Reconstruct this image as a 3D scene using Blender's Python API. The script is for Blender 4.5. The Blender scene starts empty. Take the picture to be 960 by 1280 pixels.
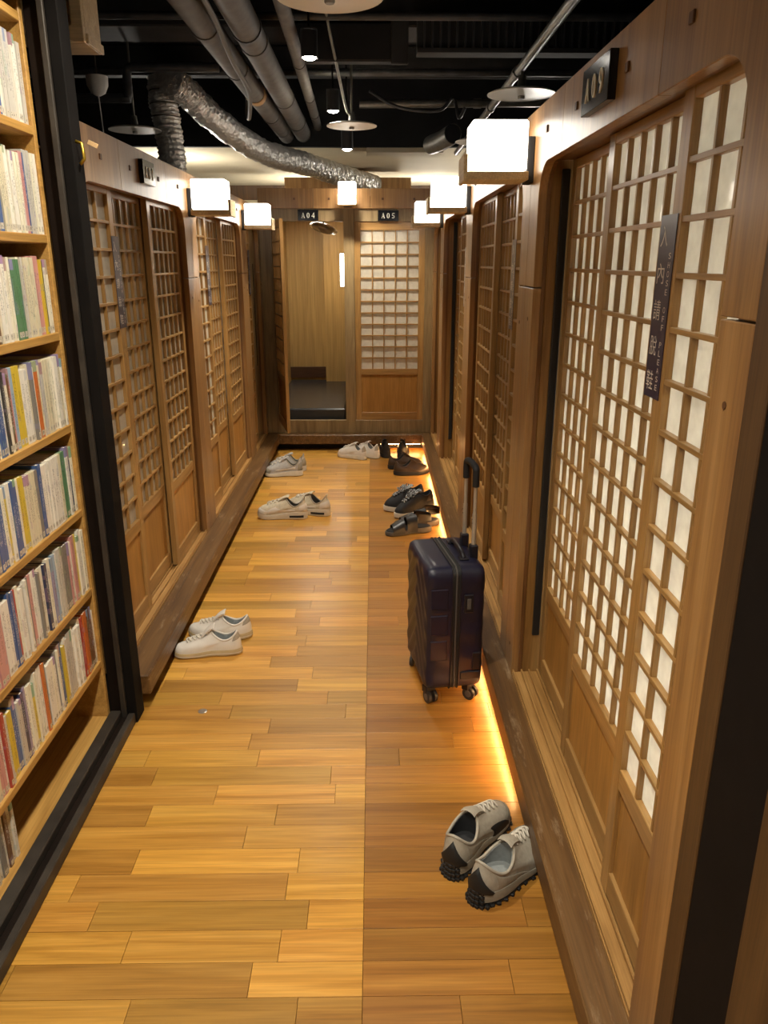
import bpy, bmesh, math, random
from mathutils import Vector, Matrix, noise

rnd = random.Random(7)
PI = math.pi
scene = bpy.context.scene
col = scene.collection

# ------------------------------------------------------------------ camera
F_PX, VPX, VPY, CAM_H = 961.0, 466.0, 328.0, 1.55      # focal length (px) and corridor vanishing point of a 960x1280 frame
pitch = math.atan((640 - VPY) / F_PX)
yaw = math.atan((480 - VPX) / math.hypot(F_PX, 640 - VPY))
fw = Vector((math.sin(yaw) * math.cos(pitch), math.cos(yaw) * math.cos(pitch), -math.sin(pitch)))
rt = Vector((math.cos(yaw), -math.sin(yaw), 0))
up = rt.cross(fw)
cam_d = bpy.data.cameras.new('camera')
cam_d.sensor_fit = 'VERTICAL'
cam_d.sensor_height = 24.0
cam_d.lens = 24.0 * F_PX / 1280.0
cam_d.clip_start = 0.02
cam = bpy.data.objects.new('camera', cam_d)
col.objects.link(cam)
cam.matrix_world = Matrix(((rt.x, up.x, -fw.x, 0), (rt.y, up.y, -fw.y, 0), (rt.z, up.z, -fw.z, CAM_H), (0, 0, 0, 1)))
scene.camera = cam

# ------------------------------------------------------------------ world, exposure
world = bpy.data.worlds.new('world')
scene.world = world
world.use_nodes = True
world.node_tree.nodes['Background'].inputs[0].default_value = (0.75, 0.8, 0.9, 1)
world.node_tree.nodes['Background'].inputs[1].default_value = 0.01
vs = scene.view_settings
vs.view_transform = 'Standard'
vs.look = 'None'
vs.gamma = 1.0
vs.use_curve_mapping = False
vs.exposure = 0.86

# light levels of the room's own lamps
WALL_LAMP = 4.0        # emission of the frosted wall lamps
SPOT_W = 86.0           # ceiling spot cans (W)
LED_E = 36.0            # floor LED strip emission
BOOTH_E = 24.0          # light panel inside booth A09


def spot(name, loc, watts, size=2.2, blend=0.9, radius=0.05, color=(1.0, 0.91, 0.76), target=None):
    d = bpy.data.lights.new(name, 'SPOT')
    d.energy = watts
    d.spot_size = size
    d.spot_blend = blend
    d.shadow_soft_size = radius
    d.color = color
    o = bpy.data.objects.new(name, d)
    o.location = loc
    if target is not None:
        o.rotation_euler = (Vector(target) - Vector(loc)).to_track_quat('-Z', 'Y').to_euler()
    col.objects.link(o)
    return o


# ------------------------------------------------------------------ helpers: scene objects
def tag(o, label=None, cat=None, group=None, kind=None):
    if label: o['label'] = label
    if cat: o['category'] = cat
    if group: o['group'] = group
    if kind: o['kind'] = kind
    return o


def thing(name, loc=(0, 0, 0), rz=0.0, label=None, cat=None, group=None, kind=None):
    o = bpy.data.objects.new(name, None)
    o.empty_display_size = 0.05
    o.location = loc
    o.rotation_euler = (0, 0, rz)
    col.objects.link(o)
    return tag(o, label, cat, group, kind)


def copy_tree(o, parent=None):
    c = o.copy()
    col.objects.link(c)
    c.parent = parent
    for ch in o.children:
        copy_tree(ch, c)
    return c


class MB:
    """collects shapes, then links them as ONE mesh object"""
    def __init__(self):
        self.v, self.f = [], []

    def add(self, verts, faces):
        n = len(self.v)
        self.v += [tuple(p) for p in verts]
        self.f += [tuple(i + n for i in f) for f in faces]
        return self

    def box(self, x0, x1, y0, y1, z0, z1, ch=0.0):
        lo = (min(x0, x1), min(y0, y1), min(z0, z1))
        hi = (max(x0, x1), max(y0, y1), max(z0, z1))
        if ch <= 0:
            v = [(lo[0], lo[1], lo[2]), (hi[0], lo[1], lo[2]), (hi[0], hi[1], lo[2]), (lo[0], hi[1], lo[2]),
                 (lo[0], lo[1], hi[2]), (hi[0], lo[1], hi[2]), (hi[0], hi[1], hi[2]), (lo[0], hi[1], hi[2])]
            f = [(0, 3, 2, 1), (4, 5, 6, 7), (0, 1, 5, 4), (1, 2, 6, 5), (2, 3, 7, 6), (3, 0, 4, 7)]
            return self.add(v, f)
        ch = min([ch] + [(hi[i] - lo[i]) * 0.45 for i in range(3)])
        v, idx = [], {}
        for sx in (0, 1):
            for sy in (0, 1):
                for sz in (0, 1):
                    s = (sx, sy, sz)
                    for ax in range(3):
                        p = []
                        for k in range(3):
                            e = hi[k] if s[k] else lo[k]
                            if k != ax:
                                e += -ch if s[k] else ch
                            p.append(e)
                        idx[(s, ax)] = len(v)
                        v.append(tuple(p))
        f = []
        for ax in range(3):
            a, b = [k for k in range(3) if k != ax]
            for s in (0, 1):
                q = []
                for (i, j) in ((0, 0), (1, 0), (1, 1), (0, 1)):
                    c = [0, 0, 0]; c[ax] = s; c[a] = i; c[b] = j
                    q.append(idx[(tuple(c), ax)])
                f.append(q)
        for ax in range(3):
            a, b = [k for k in range(3) if k != ax]
            for (i, j) in ((0, 0), (1, 0), (1, 1), (0, 1)):
                c0 = [0, 0, 0]; c0[a] = i; c0[b] = j
                c1 = list(c0); c1[ax] = 1
                c0, c1 = tuple(c0), tuple(c1)
                f.append([idx[(c0, a)], idx[(c1, a)], idx[(c1, b)], idx[(c0, b)]])
        for sx in (0, 1):
            for sy in (0, 1):
                for sz in (0, 1):
                    s = (sx, sy, sz)
                    f.append([idx[(s, 0)], idx[(s, 1)], idx[(s, 2)]])
        return self.add(v, f)

    def tube(self, path, r, n=10, closed=False, caps=True):
        """r: number or function of ring index"""
        pts = [Vector(p) for p in path]
        m = len(pts)
        rings = []
        prev = None
        for i, p in enumerate(pts):
            if closed:
                t = pts[(i + 1) % m] - pts[(i - 1) % m]
            else:
                t = pts[min(i + 1, m - 1)] - pts[max(i - 1, 0)]
            if t.length < 1e-9: t = Vector((0, 0, 1))
            t.normalize()
            if prev is None:
                a = Vector((0, 0, 1)) if abs(t.z) < 0.9 else Vector((1, 0, 0))
                nrm = (a - t * a.dot(t)).normalized()
            else:
                nrm = (prev - t * prev.dot(t))
                nrm = nrm.normalized() if nrm.length > 1e-6 else prev
            prev = nrm
            bi = t.cross(nrm)
            rings.append((p, nrm, bi))
        v = []
        for i, (p, a, b) in enumerate(rings):
            rr = r(i) if callable(r) else r
            for k in range(n):
                th = 2 * PI * k / n
                q = rr(th) if callable(rr) else rr
                v.append(p + a * (q * math.cos(th)) + b * (q * math.sin(th)))
        f = []
        for i in range(m if closed else m - 1):
            j = (i + 1) % m
            for k in range(n):
                l = (k + 1) % n
                f.append((i * n + k, i * n + l, j * n + l, j * n + k))
        if caps and not closed:
            f.append(tuple(range(n))[::-1])
            f.append(tuple((m - 1) * n + k for k in range(n)))
        return self.add(v, f)

    def cyl(self, p0, p1, r0, r1=None, n=16):
        r1 = r0 if r1 is None else r1
        return self.tube([p0, p1], lambda i: r0 if i == 0 else r1, n)

    def lathe(self, prof, n=24, at=(0, 0, 0)):
        """prof: (r, z) list, around z"""
        v, f = [], []
        for (r, z) in prof:
            for k in range(n):
                th = 2 * PI * k / n
                v.append((at[0] + r * math.cos(th), at[1] + r * math.sin(th), at[2] + z))
        for i in range(len(prof) - 1):
            for k in range(n):
                l = (k + 1) % n
                f.append((i * n + k, i * n + l, (i + 1) * n + l, (i + 1) * n + k))
        f.append(tuple(range(n))[::-1])
        f.append(tuple((len(prof) - 1) * n + k for k in range(n)))
        return self.add(v, f)

    def prism(self, pts, fn, a, b):
        """pts: polygon in 2-D, fn(u, v, w) -> point, extruded w = a..b"""
        n = len(pts)
        v = [fn(u, w_, a) for (u, w_) in pts] + [fn(u, w_, b) for (u, w_) in pts]
        f = [tuple(range(n)), tuple(range(n, 2 * n))[::-1]]
        for i in range(n):
            j = (i + 1) % n
            f.append((i, i + n, j + n, j))
        return self.add(v, f)

    def grid(self, rows, close_u=False):
        m, n = len(rows), len(rows[0])
        v = [p for r in rows for p in r]
        f = []
        for i in range(m - 1):
            for k in range(n if close_u else n - 1):
                l = (k + 1) % n
                f.append((i * n + k, i * n + l, (i + 1) * n + l, (i + 1) * n + k))
        return self.add(v, f)

    def mesh(self, name, mat, smooth=False, angle=None, bevel=0.0):
        me = bpy.data.meshes.new(name)
        me.from_pydata([tuple(p) for p in self.v], [], self.f)
        bm = bmesh.new()
        bm.from_mesh(me)
        bmesh.ops.recalc_face_normals(bm, faces=bm.faces)
        if bevel > 0:
            bmesh.ops.bevel(bm, geom=[e for e in bm.edges if e.is_manifold and e.calc_face_angle(0) > 0.6],
                            offset=bevel, segments=1, affect='EDGES', profile=0.5)
        if smooth:
            lim = 3.2 if angle is None else angle
            for fc in bm.faces: fc.smooth = True
            for e in bm.edges:
                if e.is_manifold and e.calc_face_angle(0) > lim:
                    e.smooth = False
        bm.to_mesh(me)
        bm.free()
        me.materials.append(mat)
        return me

    def build(self, name, mat, parent=None, smooth=False, angle=None, bevel=0.0, loc=None, rot=None):
        me = self.mesh(name, mat, smooth, angle, bevel)
        o = bpy.data.objects.new(name, me)
        col.objects.link(o)
        o.parent = parent
        if loc: o.location = loc
        if rot: o.rotation_euler = rot
        return o


def inst(me, name, parent=None, loc=(0, 0, 0), rot=None):
    o = bpy.data.objects.new(name, me)
    col.objects.link(o)
    o.parent = parent
    o.location = loc
    if rot: o.rotation_euler = rot
    return o


def catmull(pts, per=10):
    P = [Vector(p) for p in pts]
    out = []
    for i in range(len(P) - 1):
        a, b, c, d = P[max(i - 1, 0)], P[i], P[i + 1], P[min(i + 2, len(P) - 1)]
        for k in range(per):
            t = k / per
            out.append(0.5 * ((2 * b) + (c - a) * t + (2 * a - 5 * b + 4 * c - d) * t * t + (3 * b - a - 3 * c + d) * t ** 3))
    out.append(P[-1])
    return out


def lerp_table(tab, x):
    if x <= tab[0][0]: return tab[0][1]
    for (a, va), (b, vb) in zip(tab, tab[1:]):
        if x <= b:
            t = (x - a) / (b - a)
            t = t * t * (3 - 2 * t)
            return va + (vb - va) * t
    return tab[-1][1]


# ------------------------------------------------------------------ helpers: materials
def nmat(name):
    m = bpy.data.materials.new(name)
    m.use_nodes = True
    nt = m.node_tree
    return m, nt, nt.nodes['Principled BSDF']


def N(nt, typ, **kw):
    n = nt.nodes.new(typ)
    for k, v in kw.items():
        if k.startswith('i_'):
            n.inputs[int(k[2:])].default_value = v
        else:
            setattr(n, k, v)
    return n


def ramp(nt, stops):
    r = nt.nodes.new('ShaderNodeValToRGB')
    e = r.color_ramp.elements
    while len(e) < len(stops): e.new(0.5)
    for k, (p, c) in enumerate(stops):
        e[k].position = p
        e[k].color = (c[0], c[1], c[2], 1)
    return r


def srgb(h):
    h = h.lstrip('#')
    o = []
    for i in (0, 2, 4):
        c = int(h[i:i + 2], 16) / 255
        o.append(c / 12.92 if c <= 0.04045 else ((c + 0.055) / 1.055) ** 2.4)
    return tuple(o)


def wood(name, dark, mid, light, axis='Z', rough=0.42, coat=0.0, var=0.12, grain=26.0, along=1.6, bump=0.05, huevar=0.0):
    m, nt, b = nmat(name)
    L = nt.links
    tc = N(nt, 'ShaderNodeTexCoord')
    oi = N(nt, 'ShaderNodeObjectInfo')
    off = N(nt, 'ShaderNodeVectorMath', operation='SCALE')
    off.inputs[0].default_value = (37.0, 53.0, 71.0)
    L.new(oi.outputs['Random'], off.inputs['Scale'])
    addv = N(nt, 'ShaderNodeVectorMath', operation='ADD')
    L.new(tc.outputs['Object'], addv.inputs[0]); L.new(off.outputs[0], addv.inputs[1])
    mp = N(nt, 'ShaderNodeMapping')
    L.new(addv.outputs[0], mp.inputs[0])
    mp.inputs['Scale'].default_value = tuple(along if a == axis else grain for a in 'XYZ')
    n1 = N(nt, 'ShaderNodeTexNoise')
    n1.inputs['Scale'].default_value = 1.0
    n1.inputs['Detail'].default_value = 5.0
    n1.inputs['Roughness'].default_value = 0.6
    n1.inputs['Distortion'].default_value = 0.9
    L.new(mp.outputs[0], n1.inputs['Vector'])
    r1 = ramp(nt, [(0.28, dark), (0.5, mid), (0.74, light)])
    L.new(n1.outputs['Fac'], r1.inputs[0])
    mp2 = N(nt, 'ShaderNodeMapping')
    L.new(addv.outputs[0], mp2.inputs[0])
    mp2.inputs['Scale'].default_value = tuple(along * 4 if a == axis else grain * 9 for a in 'XYZ')
    n2 = N(nt, 'ShaderNodeTexNoise')
    n2.inputs['Scale'].default_value = 1.0
    n2.inputs['Detail'].default_value = 2.0
    L.new(mp2.outputs[0], n2.inputs['Vector'])
    mr = N(nt, 'ShaderNodeMapRange')
    mr.inputs['From Min'].default_value = 0.3; mr.inputs['From Max'].default_value = 0.7
    mr.inputs['To Min'].default_value = 0.82; mr.inputs['To Max'].default_value = 1.1
    L.new(n2.outputs['Fac'], mr.inputs['Value'])
    mr2 = N(nt, 'ShaderNodeMapRange')
    mr2.inputs['To Min'].default_value = 1 - var; mr2.inputs['To Max'].default_value = 1 + var
    L.new(oi.outputs['Random'], mr2.inputs['Value'])
    mul = N(nt, 'ShaderNodeMath', operation='MULTIPLY')
    L.new(mr.outputs[0], mul.inputs[0]); L.new(mr2.outputs[0], mul.inputs[1])
    hsv = N(nt, 'ShaderNodeHueSaturation')
    L.new(r1.outputs[0], hsv.inputs['Color']); L.new(mul.outputs[0], hsv.inputs['Value'])
    if huevar:
        wn = N(nt, 'ShaderNodeTexWhiteNoise', noise_dimensions='1D')
        L.new(oi.outputs['Random'], wn.inputs['W'])
        mr3 = N(nt, 'ShaderNodeMapRange')
        mr3.inputs['To Min'].default_value = 0.5 - huevar; mr3.inputs['To Max'].default_value = 0.5 + huevar
        L.new(wn.outputs['Value'], mr3.inputs['Value'])
        L.new(mr3.outputs[0], hsv.inputs['Hue'])
    L.new(hsv.outputs[0], b.inputs['Base Color'])
    b.inputs['Roughness'].default_value = rough
    b.inputs['Coat Weight'].default_value = coat
    b.inputs['Coat Roughness'].default_value = 0.22
    bp = N(nt, 'ShaderNodeBump')
    bp.inputs['Strength'].default_value = bump
    bp.inputs['Distance'].default_value = 0.01
    L.new(n1.outputs['Fac'], bp.inputs['Height']); L.new(bp.outputs[0], b.inputs['Normal'])
    return m


def plain(name, color, rough=0.5, metal=0.0, noise_amt=0.08, scale=30.0, coat=0.0, bump=0.0, spec=None):
    m, nt, b = nmat(name)
    L = nt.links
    tc = N(nt, 'ShaderNodeTexCoord')
    n1 = N(nt, 'ShaderNodeTexNoise')
    n1.inputs['Scale'].default_value = scale
    n1.inputs['Detail'].default_value = 4.0
    L.new(tc.outputs['Object'], n1.inputs['Vector'])
    r = ramp(nt, [(0.3, tuple(c * (1 - noise_amt) for c in color)), (0.7, tuple(min(1, c * (1 + noise_amt)) for c in color))])
    L.new(n1.outputs['Fac'], r.inputs[0]); L.new(r.outputs[0], b.inputs['Base Color'])
    b.inputs['Roughness'].default_value = rough
    b.inputs['Metallic'].default_value = metal
    b.inputs['Coat Weight'].default_value = coat
    if spec is not None: b.inputs['Specular IOR Level'].default_value = spec
    if bump:
        bp = N(nt, 'ShaderNodeBump')
        bp.inputs['Strength'].default_value = bump
        bp.inputs['Distance'].default_value = 0.004
        L.new(n1.outputs['Fac'], bp.inputs['Height']); L.new(bp.outputs[0], b.inputs['Normal'])
    return m


def glow(name, color, strength):
    m, nt, b = nmat(name)
    b.inputs['Base Color'].default_value = (*color, 1)
    b.inputs['Emission Color'].default_value = (*color, 1)
    b.inputs['Emission Strength'].default_value = strength
    b.inputs['Roughness'].default_value = 0.4
    return m


M = {}
M['door_v'] = wood('cedar_upright', srgb('866232'), srgb('9c7744'), srgb('ad8853'), 'Z', 0.38, 0.15)
M['door_h'] = wood('cedar_level', srgb('886434'), srgb('9e7946'), srgb('af8a55'), 'X', 0.38, 0.15)
M['door_panel'] = wood('cedar_panel', srgb('8f662c'), srgb('a17436'), srgb('ac7f40'), 'Z', 0.45, 0.1, grain=14)
M['frame_v'] = wood('teak_board_upright', srgb('785434'), srgb('936d40'), srgb('a47e50'), 'Z', 0.36, 0.2, var=0.1, grain=18, along=0.9)
M['jamb'] = wood('jamb_wood', srgb('7c5729'), srgb('926b37'), srgb('a37c45'), 'Z', 0.42, 0.1)
M['reveal'] = wood('brown_reveal_wood', srgb('5c3b1c'), srgb('704b27'), srgb('815a31'), 'Z', 0.4, 0.1)
M['track'] = wood('track_wood', srgb('856030'), srgb('a47c46'), srgb('ba9258'), 'Y', 0.45, 0.05, grain=30)
M['far_v'] = wood('oak_board_upright', srgb('6c5638'), srgb('86704c'), srgb('98825c'), 'Z', 0.45, 0.05, var=0.06, grain=20)
M['oak_in'] = wood('oak_lining', srgb('a3844f'), srgb('b09159'), srgb('bb9d64'), 'Z', 0.5, 0.0, var=0.05, grain=12, along=0.7)
M['shelf_w'] = wood('shelf_wood', srgb('9a7034'), srgb('b58a48'), srgb('c69c58'), 'Y', 0.45, 0.1, var=0.05)
M['lamp_wood'] = wood('pale_lamp_wood', srgb('cdb890'), srgb('ddcaa4'), srgb('e8d8b8'), 'X', 0.45)
M['dark_wood'] = wood('dark_stained_wood', srgb('1c120b'), srgb('2c1d12'), srgb('3a281a'), 'Z', 0.5, 0.0, var=0.05)
M['dark_wood2'] = wood('brown_stained_wood', srgb('352312'), srgb('4a331c'), srgb('5c4226'), 'Z', 0.5, 0.0, var=0.05)
M['ebony'] = plain('ebony_panel', (0.005, 0.0035, 0.003), 0.8, 0, 0.2, spec=0.15)
M['steel_black'] = plain('black_painted_steel', (0.006, 0.005, 0.0045), 0.75, 0.0, 0.3, 8, spec=0.12)
M['steel_brown'] = plain('dark_brown_steel', (0.010, 0.006, 0.004), 0.75, 0.0, 0.3, 8, spec=0.12)
M['steel_grey'] = plain('worn_grey_steel', (0.046, 0.038, 0.030), 0.5, 0.3, 0.3, 14)
M['black'] = plain('matt_black', (0.008, 0.008, 0.009), 0.7)
M['kick'] = plain('kick_board', (0.012, 0.008, 0.006), 0.7)
M['ceil'] = plain('black_ceiling_paint', (0.010, 0.0105, 0.0115), 0.85, 0, 0.4, 3)
M['ceil2'] = plain('charcoal_beam_paint', (0.024, 0.025, 0.026), 0.8, 0, 0.35, 5)
M['soffit'] = plain('cream_ceiling_paint', srgb('cfc4a8'), 0.8, 0, 0.04, 4)
M['pipe'] = plain('grey_pipe_lagging', srgb('56534f'), 0.65, 0.0, 0.25, 14, bump=0.4)
M['pipe_dark'] = plain('dark_pipe_paint', (0.05, 0.052, 0.056), 0.5, 0.2, 0.25, 14)
M['conduit'] = plain('galvanised_conduit', srgb('77756e'), 0.4, 0.5, 0.2, 20)
M['tape'] = plain('tan_tape', srgb('b29467'), 0.6)
M['cable'] = plain('grey_cable', srgb('4d463a'), 0.6)
M['disc'] = plain('enamel_disc', srgb('d8d2c6'), 0.35, 0, 0.04, 10)
M['cup'] = plain('white_glass_cup', srgb('c8c6c2'), 0.3)
M['plaque'] = plain('gloss_black_acrylic', (0.008, 0.008, 0.010), 0.14, 0, 0.05, 10, spec=0.4)
M['plaque_letter'] = plain('cream_letters', srgb('e6e2d4'), 0.4)
M['peg'] = wood('peg_wood', srgb('4a2e16'), srgb('5c3c20'), srgb('6d4a2a'), 'X', 0.5)
M['sticker'] = plain('navy_sticker_film', srgb('17163a'), 0.28, 0, 0.05, 20, coat=0.15)
M['sticker_txt'] = plain('sticker_print', srgb('c9c2b8'), 0.35)
M['rubber_black'] = plain('black_rubber', (0.010, 0.010, 0.010), 0.6)
M['glass_lamp'] = glow('frosted_lamp_glass', (1.0, 0.92, 0.80), WALL_LAMP)
M['lit_panel'] = glow('lit_panel_glass', (1.0, 0.93, 0.80), 13.0)
M['booth_panel'] = glow('booth_light_panel', (0.90, 0.96, 1.0), BOOTH_E)
M['booth_dim'] = glow('booth_light_dim', (1.0, 0.95, 0.88), 8.0)
M['led'] = glow('warm_led_strip', (1.0, 0.54, 0.20), LED_E)
M['globe'] = glow('fill_globe_glow', (1.0, 0.93, 0.82), 75.0)  # glow of the added globes that brighten the soffit
M['bulb'] = glow('spot_bulb', (1.0, 0.93, 0.82), 22.0)
M['mattress'] = plain('black_vinyl', (0.028, 0.029, 0.030), 0.26, 0, 0.2, 5, bump=0.25)
M['skirting'] = wood('brown_skirting', srgb('3c2618'), srgb('4c3220'), srgb('5a3e28'), 'X', 0.5)
M['page'] = plain('book_pages', srgb('d9d0bb'), 0.8, 0, 0.1, 60)
M['brass'] = plain('brass_hook', srgb('a88a30'), 0.35, 0.8)
M['paper_tag'] = plain('paper_tag', srgb('c8a678'), 0.7)
M['screw'] = plain('bright_screw', srgb('b8b4ac'), 0.3, 0.9)


def paper_mat():
    m, nt, b = nmat('shoji_paper')
    L = nt.links
    out = [n for n in nt.nodes if n.type == 'OUTPUT_MATERIAL'][0]
    tc = N(nt, 'ShaderNodeTexCoord')
    n1 = N(nt, 'ShaderNodeTexNoise')
    n1.inputs['Scale'].default_value = 40
    n1.inputs['Detail'].default_value = 5
    L.new(tc.outputs['Object'], n1.inputs['Vector'])
    r = ramp(nt, [(0.3, srgb('d6cfc0')), (0.7, srgb('e4decf'))])
    L.new(n1.outputs['Fac'], r.inputs[0])
    L.new(r.outputs[0], b.inputs['Base Color'])
    b.inputs['Roughness'].default_value = 0.35
    b.inputs['Coat Weight'].default_value = 0.8
    b.inputs['Coat Roughness'].default_value = 0.03
    tr = N(nt, 'ShaderNodeBsdfTranslucent')
    L.new(r.outputs[0], tr.inputs['Color'])
    mx = N(nt, 'ShaderNodeMixShader')
    mx.inputs[0].default_value = 0.42
    L.new(b.outputs[0], mx.inputs[1]); L.new(tr.outputs[0], mx.inputs[2])
    L.new(mx.outputs[0], out.inputs['Surface'])
    return m


M['paper'] = paper_mat()


def sill_mat():
    m = wood('worn_sill_timber', srgb('4a3118'), srgb('634522'), srgb('785933'), 'Y', 0.48, 0.1, var=0.0, grain=22, along=1.0, bump=0.15)
    nt = m.node_tree
    b = nt.nodes['Principled BSDF']
    src = b.inputs['Base Color'].links[0].from_socket
    tc = N(nt, 'ShaderNodeTexCoord')
    mp = N(nt, 'ShaderNodeMapping')
    mp.inputs['Scale'].default_value = (30, 5, 30)
    nt.links.new(tc.outputs['Object'], mp.inputs[0])
    n = N(nt, 'ShaderNodeTexNoise')
    n.inputs['Scale'].default_value = 1.0
    n.inputs['Detail'].default_value = 8
    n.inputs['Roughness'].default_value = 0.75
    nt.links.new(mp.outputs[0], n.inputs['Vector'])
    r = ramp(nt, [(0.56, (0, 0, 0)), (0.74, (1, 1, 1))])
    nt.links.new(n.outputs['Fac'], r.inputs[0])
    mx = N(nt, 'ShaderNodeMix', data_type='RGBA')
    nt.links.new(r.outputs[0], mx.inputs[0])
    nt.links.new(src, mx.inputs[6])
    mx.inputs[7].default_value = (*srgb('a08868'), 1)
    nt.links.new(mx.outputs[2], b.inputs['Base Color'])
    return m


M['sill'] = sill_mat()
M['plank_l'] = wood('golden_floor_plank', srgb('a57226'), srgb('be8a38'), srgb('cd9b48'), 'X', 0.36, 0.18, var=0.30, grain=22, along=1.2, bump=0.012, huevar=0.004)
M['plank_r'] = wood('amber_floor_plank', srgb('8a5b1e'), srgb('a06d29'), srgb('b07e35'), 'X', 0.36, 0.18, var=0.2, grain=22, along=1.2, bump=0.012, huevar=0.004)
M['subfloor'] = wood('subfloor_wood', srgb('3a220e'), srgb('4c2e14'), srgb('5a3a1c'), 'X', 0.5)


def foil_mat():
    m, nt, b = nmat('crinkled_aluminium_foil')
    L = nt.links
    tc = N(nt, 'ShaderNodeTexCoord')
    v = N(nt, 'ShaderNodeTexVoronoi')
    v.inputs['Scale'].default_value = 34
    L.new(tc.outputs['Object'], v.inputs['Vector'])
    n = N(nt, 'ShaderNodeTexNoise')
    n.inputs['Scale'].default_value = 55
    n.inputs['Detail'].default_value = 4
    L.new(tc.outputs['Object'], n.inputs['Vector'])
    mul = N(nt, 'ShaderNodeMath', operation='ADD')
    L.new(v.outputs['Distance'], mul.inputs[0]); L.new(n.outputs['Fac'], mul.inputs[1])
    bp = N(nt, 'ShaderNodeBump')
    bp.inputs['Strength'].default_value = 0.8
    bp.inputs['Distance'].default_value = 0.012
    L.new(mul.outputs[0], bp.inputs['Height']); L.new(bp.outputs[0], b.inputs['Normal'])
    b.inputs['Base Color'].default_value = (*srgb('e2dfda'), 1)
    b.inputs['Metallic'].default_value = 0.62
    b.inputs['Roughness'].default_value = 0.34
    return m


M['foil'] = foil_mat()


def book_mat():
    """spine colour comes from the object's own colour; marks, title band and shelf sticker are flat print"""
    m, nt, b = nmat('book_cover_print')
    L = nt.links
    oi = N(nt, 'ShaderNodeObjectInfo')
    tc = N(nt, 'ShaderNodeTexCoord')
    sep = N(nt, 'ShaderNodeSeparateXYZ')
    L.new(tc.outputs['Generated'], sep.inputs[0])

    def math_(op, a, bb=None):
        n = N(nt, 'ShaderNodeMath', operation=op)
        for k, q in enumerate((a, bb)):
            if q is None: continue
            if isinstance(q, (int, float)): n.inputs[k].default_value = q
            else: L.new(q, n.inputs[k])
        return n.outputs[0]

    def band(val, lo, hi):
        return math_('MULTIPLY', math_('GREATER_THAN', val, lo), math_('LESS_THAN', val, hi))
    gz, gy = sep.outputs['Z'], sep.outputs['Y']
    # title marks
    so = N(nt, 'ShaderNodeVectorMath', operation='SCALE')
    so.inputs[0].default_value = (91, 57, 33)
    L.new(oi.outputs['Random'], so.inputs['Scale'])
    ad = N(nt, 'ShaderNodeVectorMath', operation='ADD')
    L.new(tc.outputs['Object'], ad.inputs[0]); L.new(so.outputs[0], ad.inputs[1])
    mp = N(nt, 'ShaderNodeMapping')
    mp.inputs['Scale'].default_value = (1, 420, 300)
    L.new(ad.outputs[0], mp.inputs[0])
    ns = N(nt, 'ShaderNodeTexNoise')
    ns.inputs['Scale'].default_value = 1.0
    ns.inputs['Detail'].default_value = 1.0
    L.new(mp.outputs[0], ns.inputs['Vector'])
    mark = math_('GREATER_THAN', ns.outputs['Fac'], 0.56)
    wn = N(nt, 'ShaderNodeTexWhiteNoise', noise_dimensions='1D')
    L.new(oi.outputs['Random'], wn.inputs['W'])
    sepc = N(nt, 'ShaderNodeSeparateColor')
    L.new(wn.outputs['Color'], sepc.inputs[0])
    top = math_('ADD', 0.62, math_('MULTIPLY', sepc.outputs[0], 0.3))
    bot = math_('ADD', 0.22, math_('MULTIPLY', sepc.outputs[1], 0.2))
    txt = math_('MULTIPLY', math_('MULTIPLY', band(gz, bot, top), band(gy, 0.24, 0.76)), mark)
    # large picture blotches
    mp2 = N(nt, 'ShaderNodeMapping')
    mp2.inputs['Scale'].default_value = (1, 40, 22)
    L.new(ad.outputs[0], mp2.inputs[0])
    n2 = N(nt, 'ShaderNodeTexNoise')
    n2.inputs['Scale'].default_value = 1.0
    L.new(mp2.outputs[0], n2.inputs['Vector'])
    blot = math_('MULTIPLY', math_('GREATER_THAN', n2.outputs['Fac'], 0.62), 0.3)
    # title band at the head of some spines
    tb = math_('MULTIPLY', math_('GREATER_THAN', gz, math_('ADD', 0.78, math_('MULTIPLY', sepc.outputs[1], 0.14))), math_('GREATER_THAN', sepc.outputs[2], 0.78))
    hs = N(nt, 'ShaderNodeCombineColor', mode='HSV')
    L.new(sepc.outputs[0], hs.inputs[0])
    hs.inputs[1].default_value = 0.4
    hs.inputs[2].default_value = 0.38
    c1 = N(nt, 'ShaderNodeMix', data_type='RGBA')
    L.new(blot, c1.inputs[0]); L.new(oi.outputs['Color'], c1.inputs[6]); L.new(hs.outputs[0], c1.inputs[7])
    c2 = N(nt, 'ShaderNodeMix', data_type='RGBA')
    L.new(tb, c2.inputs[0]); L.new(c1.outputs[2], c2.inputs[6]); L.new(hs.outputs[0], c2.inputs[7])
    c3 = N(nt, 'ShaderNodeMix', data_type='RGBA')
    L.new(math_('MULTIPLY', txt, 0.55), c3.inputs[0]); L.new(c2.outputs[2], c3.inputs[6])
    # dark print on light spines, pale print on dark ones
    lum = N(nt, 'ShaderNodeRGBToBW')
    L.new(oi.outputs['Color'], lum.inputs[0])
    inv = math_('MULTIPLY', math_('LESS_THAN', lum.outputs[0], 0.16), 0.7)
    cc = N(nt, 'ShaderNodeCombineColor')
    for k in range(3): L.new(inv, cc.inputs[k])
    L.new(cc.outputs[0], c3.inputs[7])
    # pale shelf sticker at the foot
    st = math_('MULTIPLY', band(gz, 0.03, 0.1), band(gy, 0.12, 0.88))
    c4 = N(nt, 'ShaderNodeMix', data_type='RGBA')
    L.new(st, c4.inputs[0]); L.new(c3.outputs[2], c4.inputs[6]); c4.inputs[7].default_value = (0.55, 0.5, 0.4, 1)
    st2 = math_('MULTIPLY', math_('MULTIPLY', band(gz, 0.045, 0.085), band(gy, 0.3, 0.7)), mark)
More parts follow.
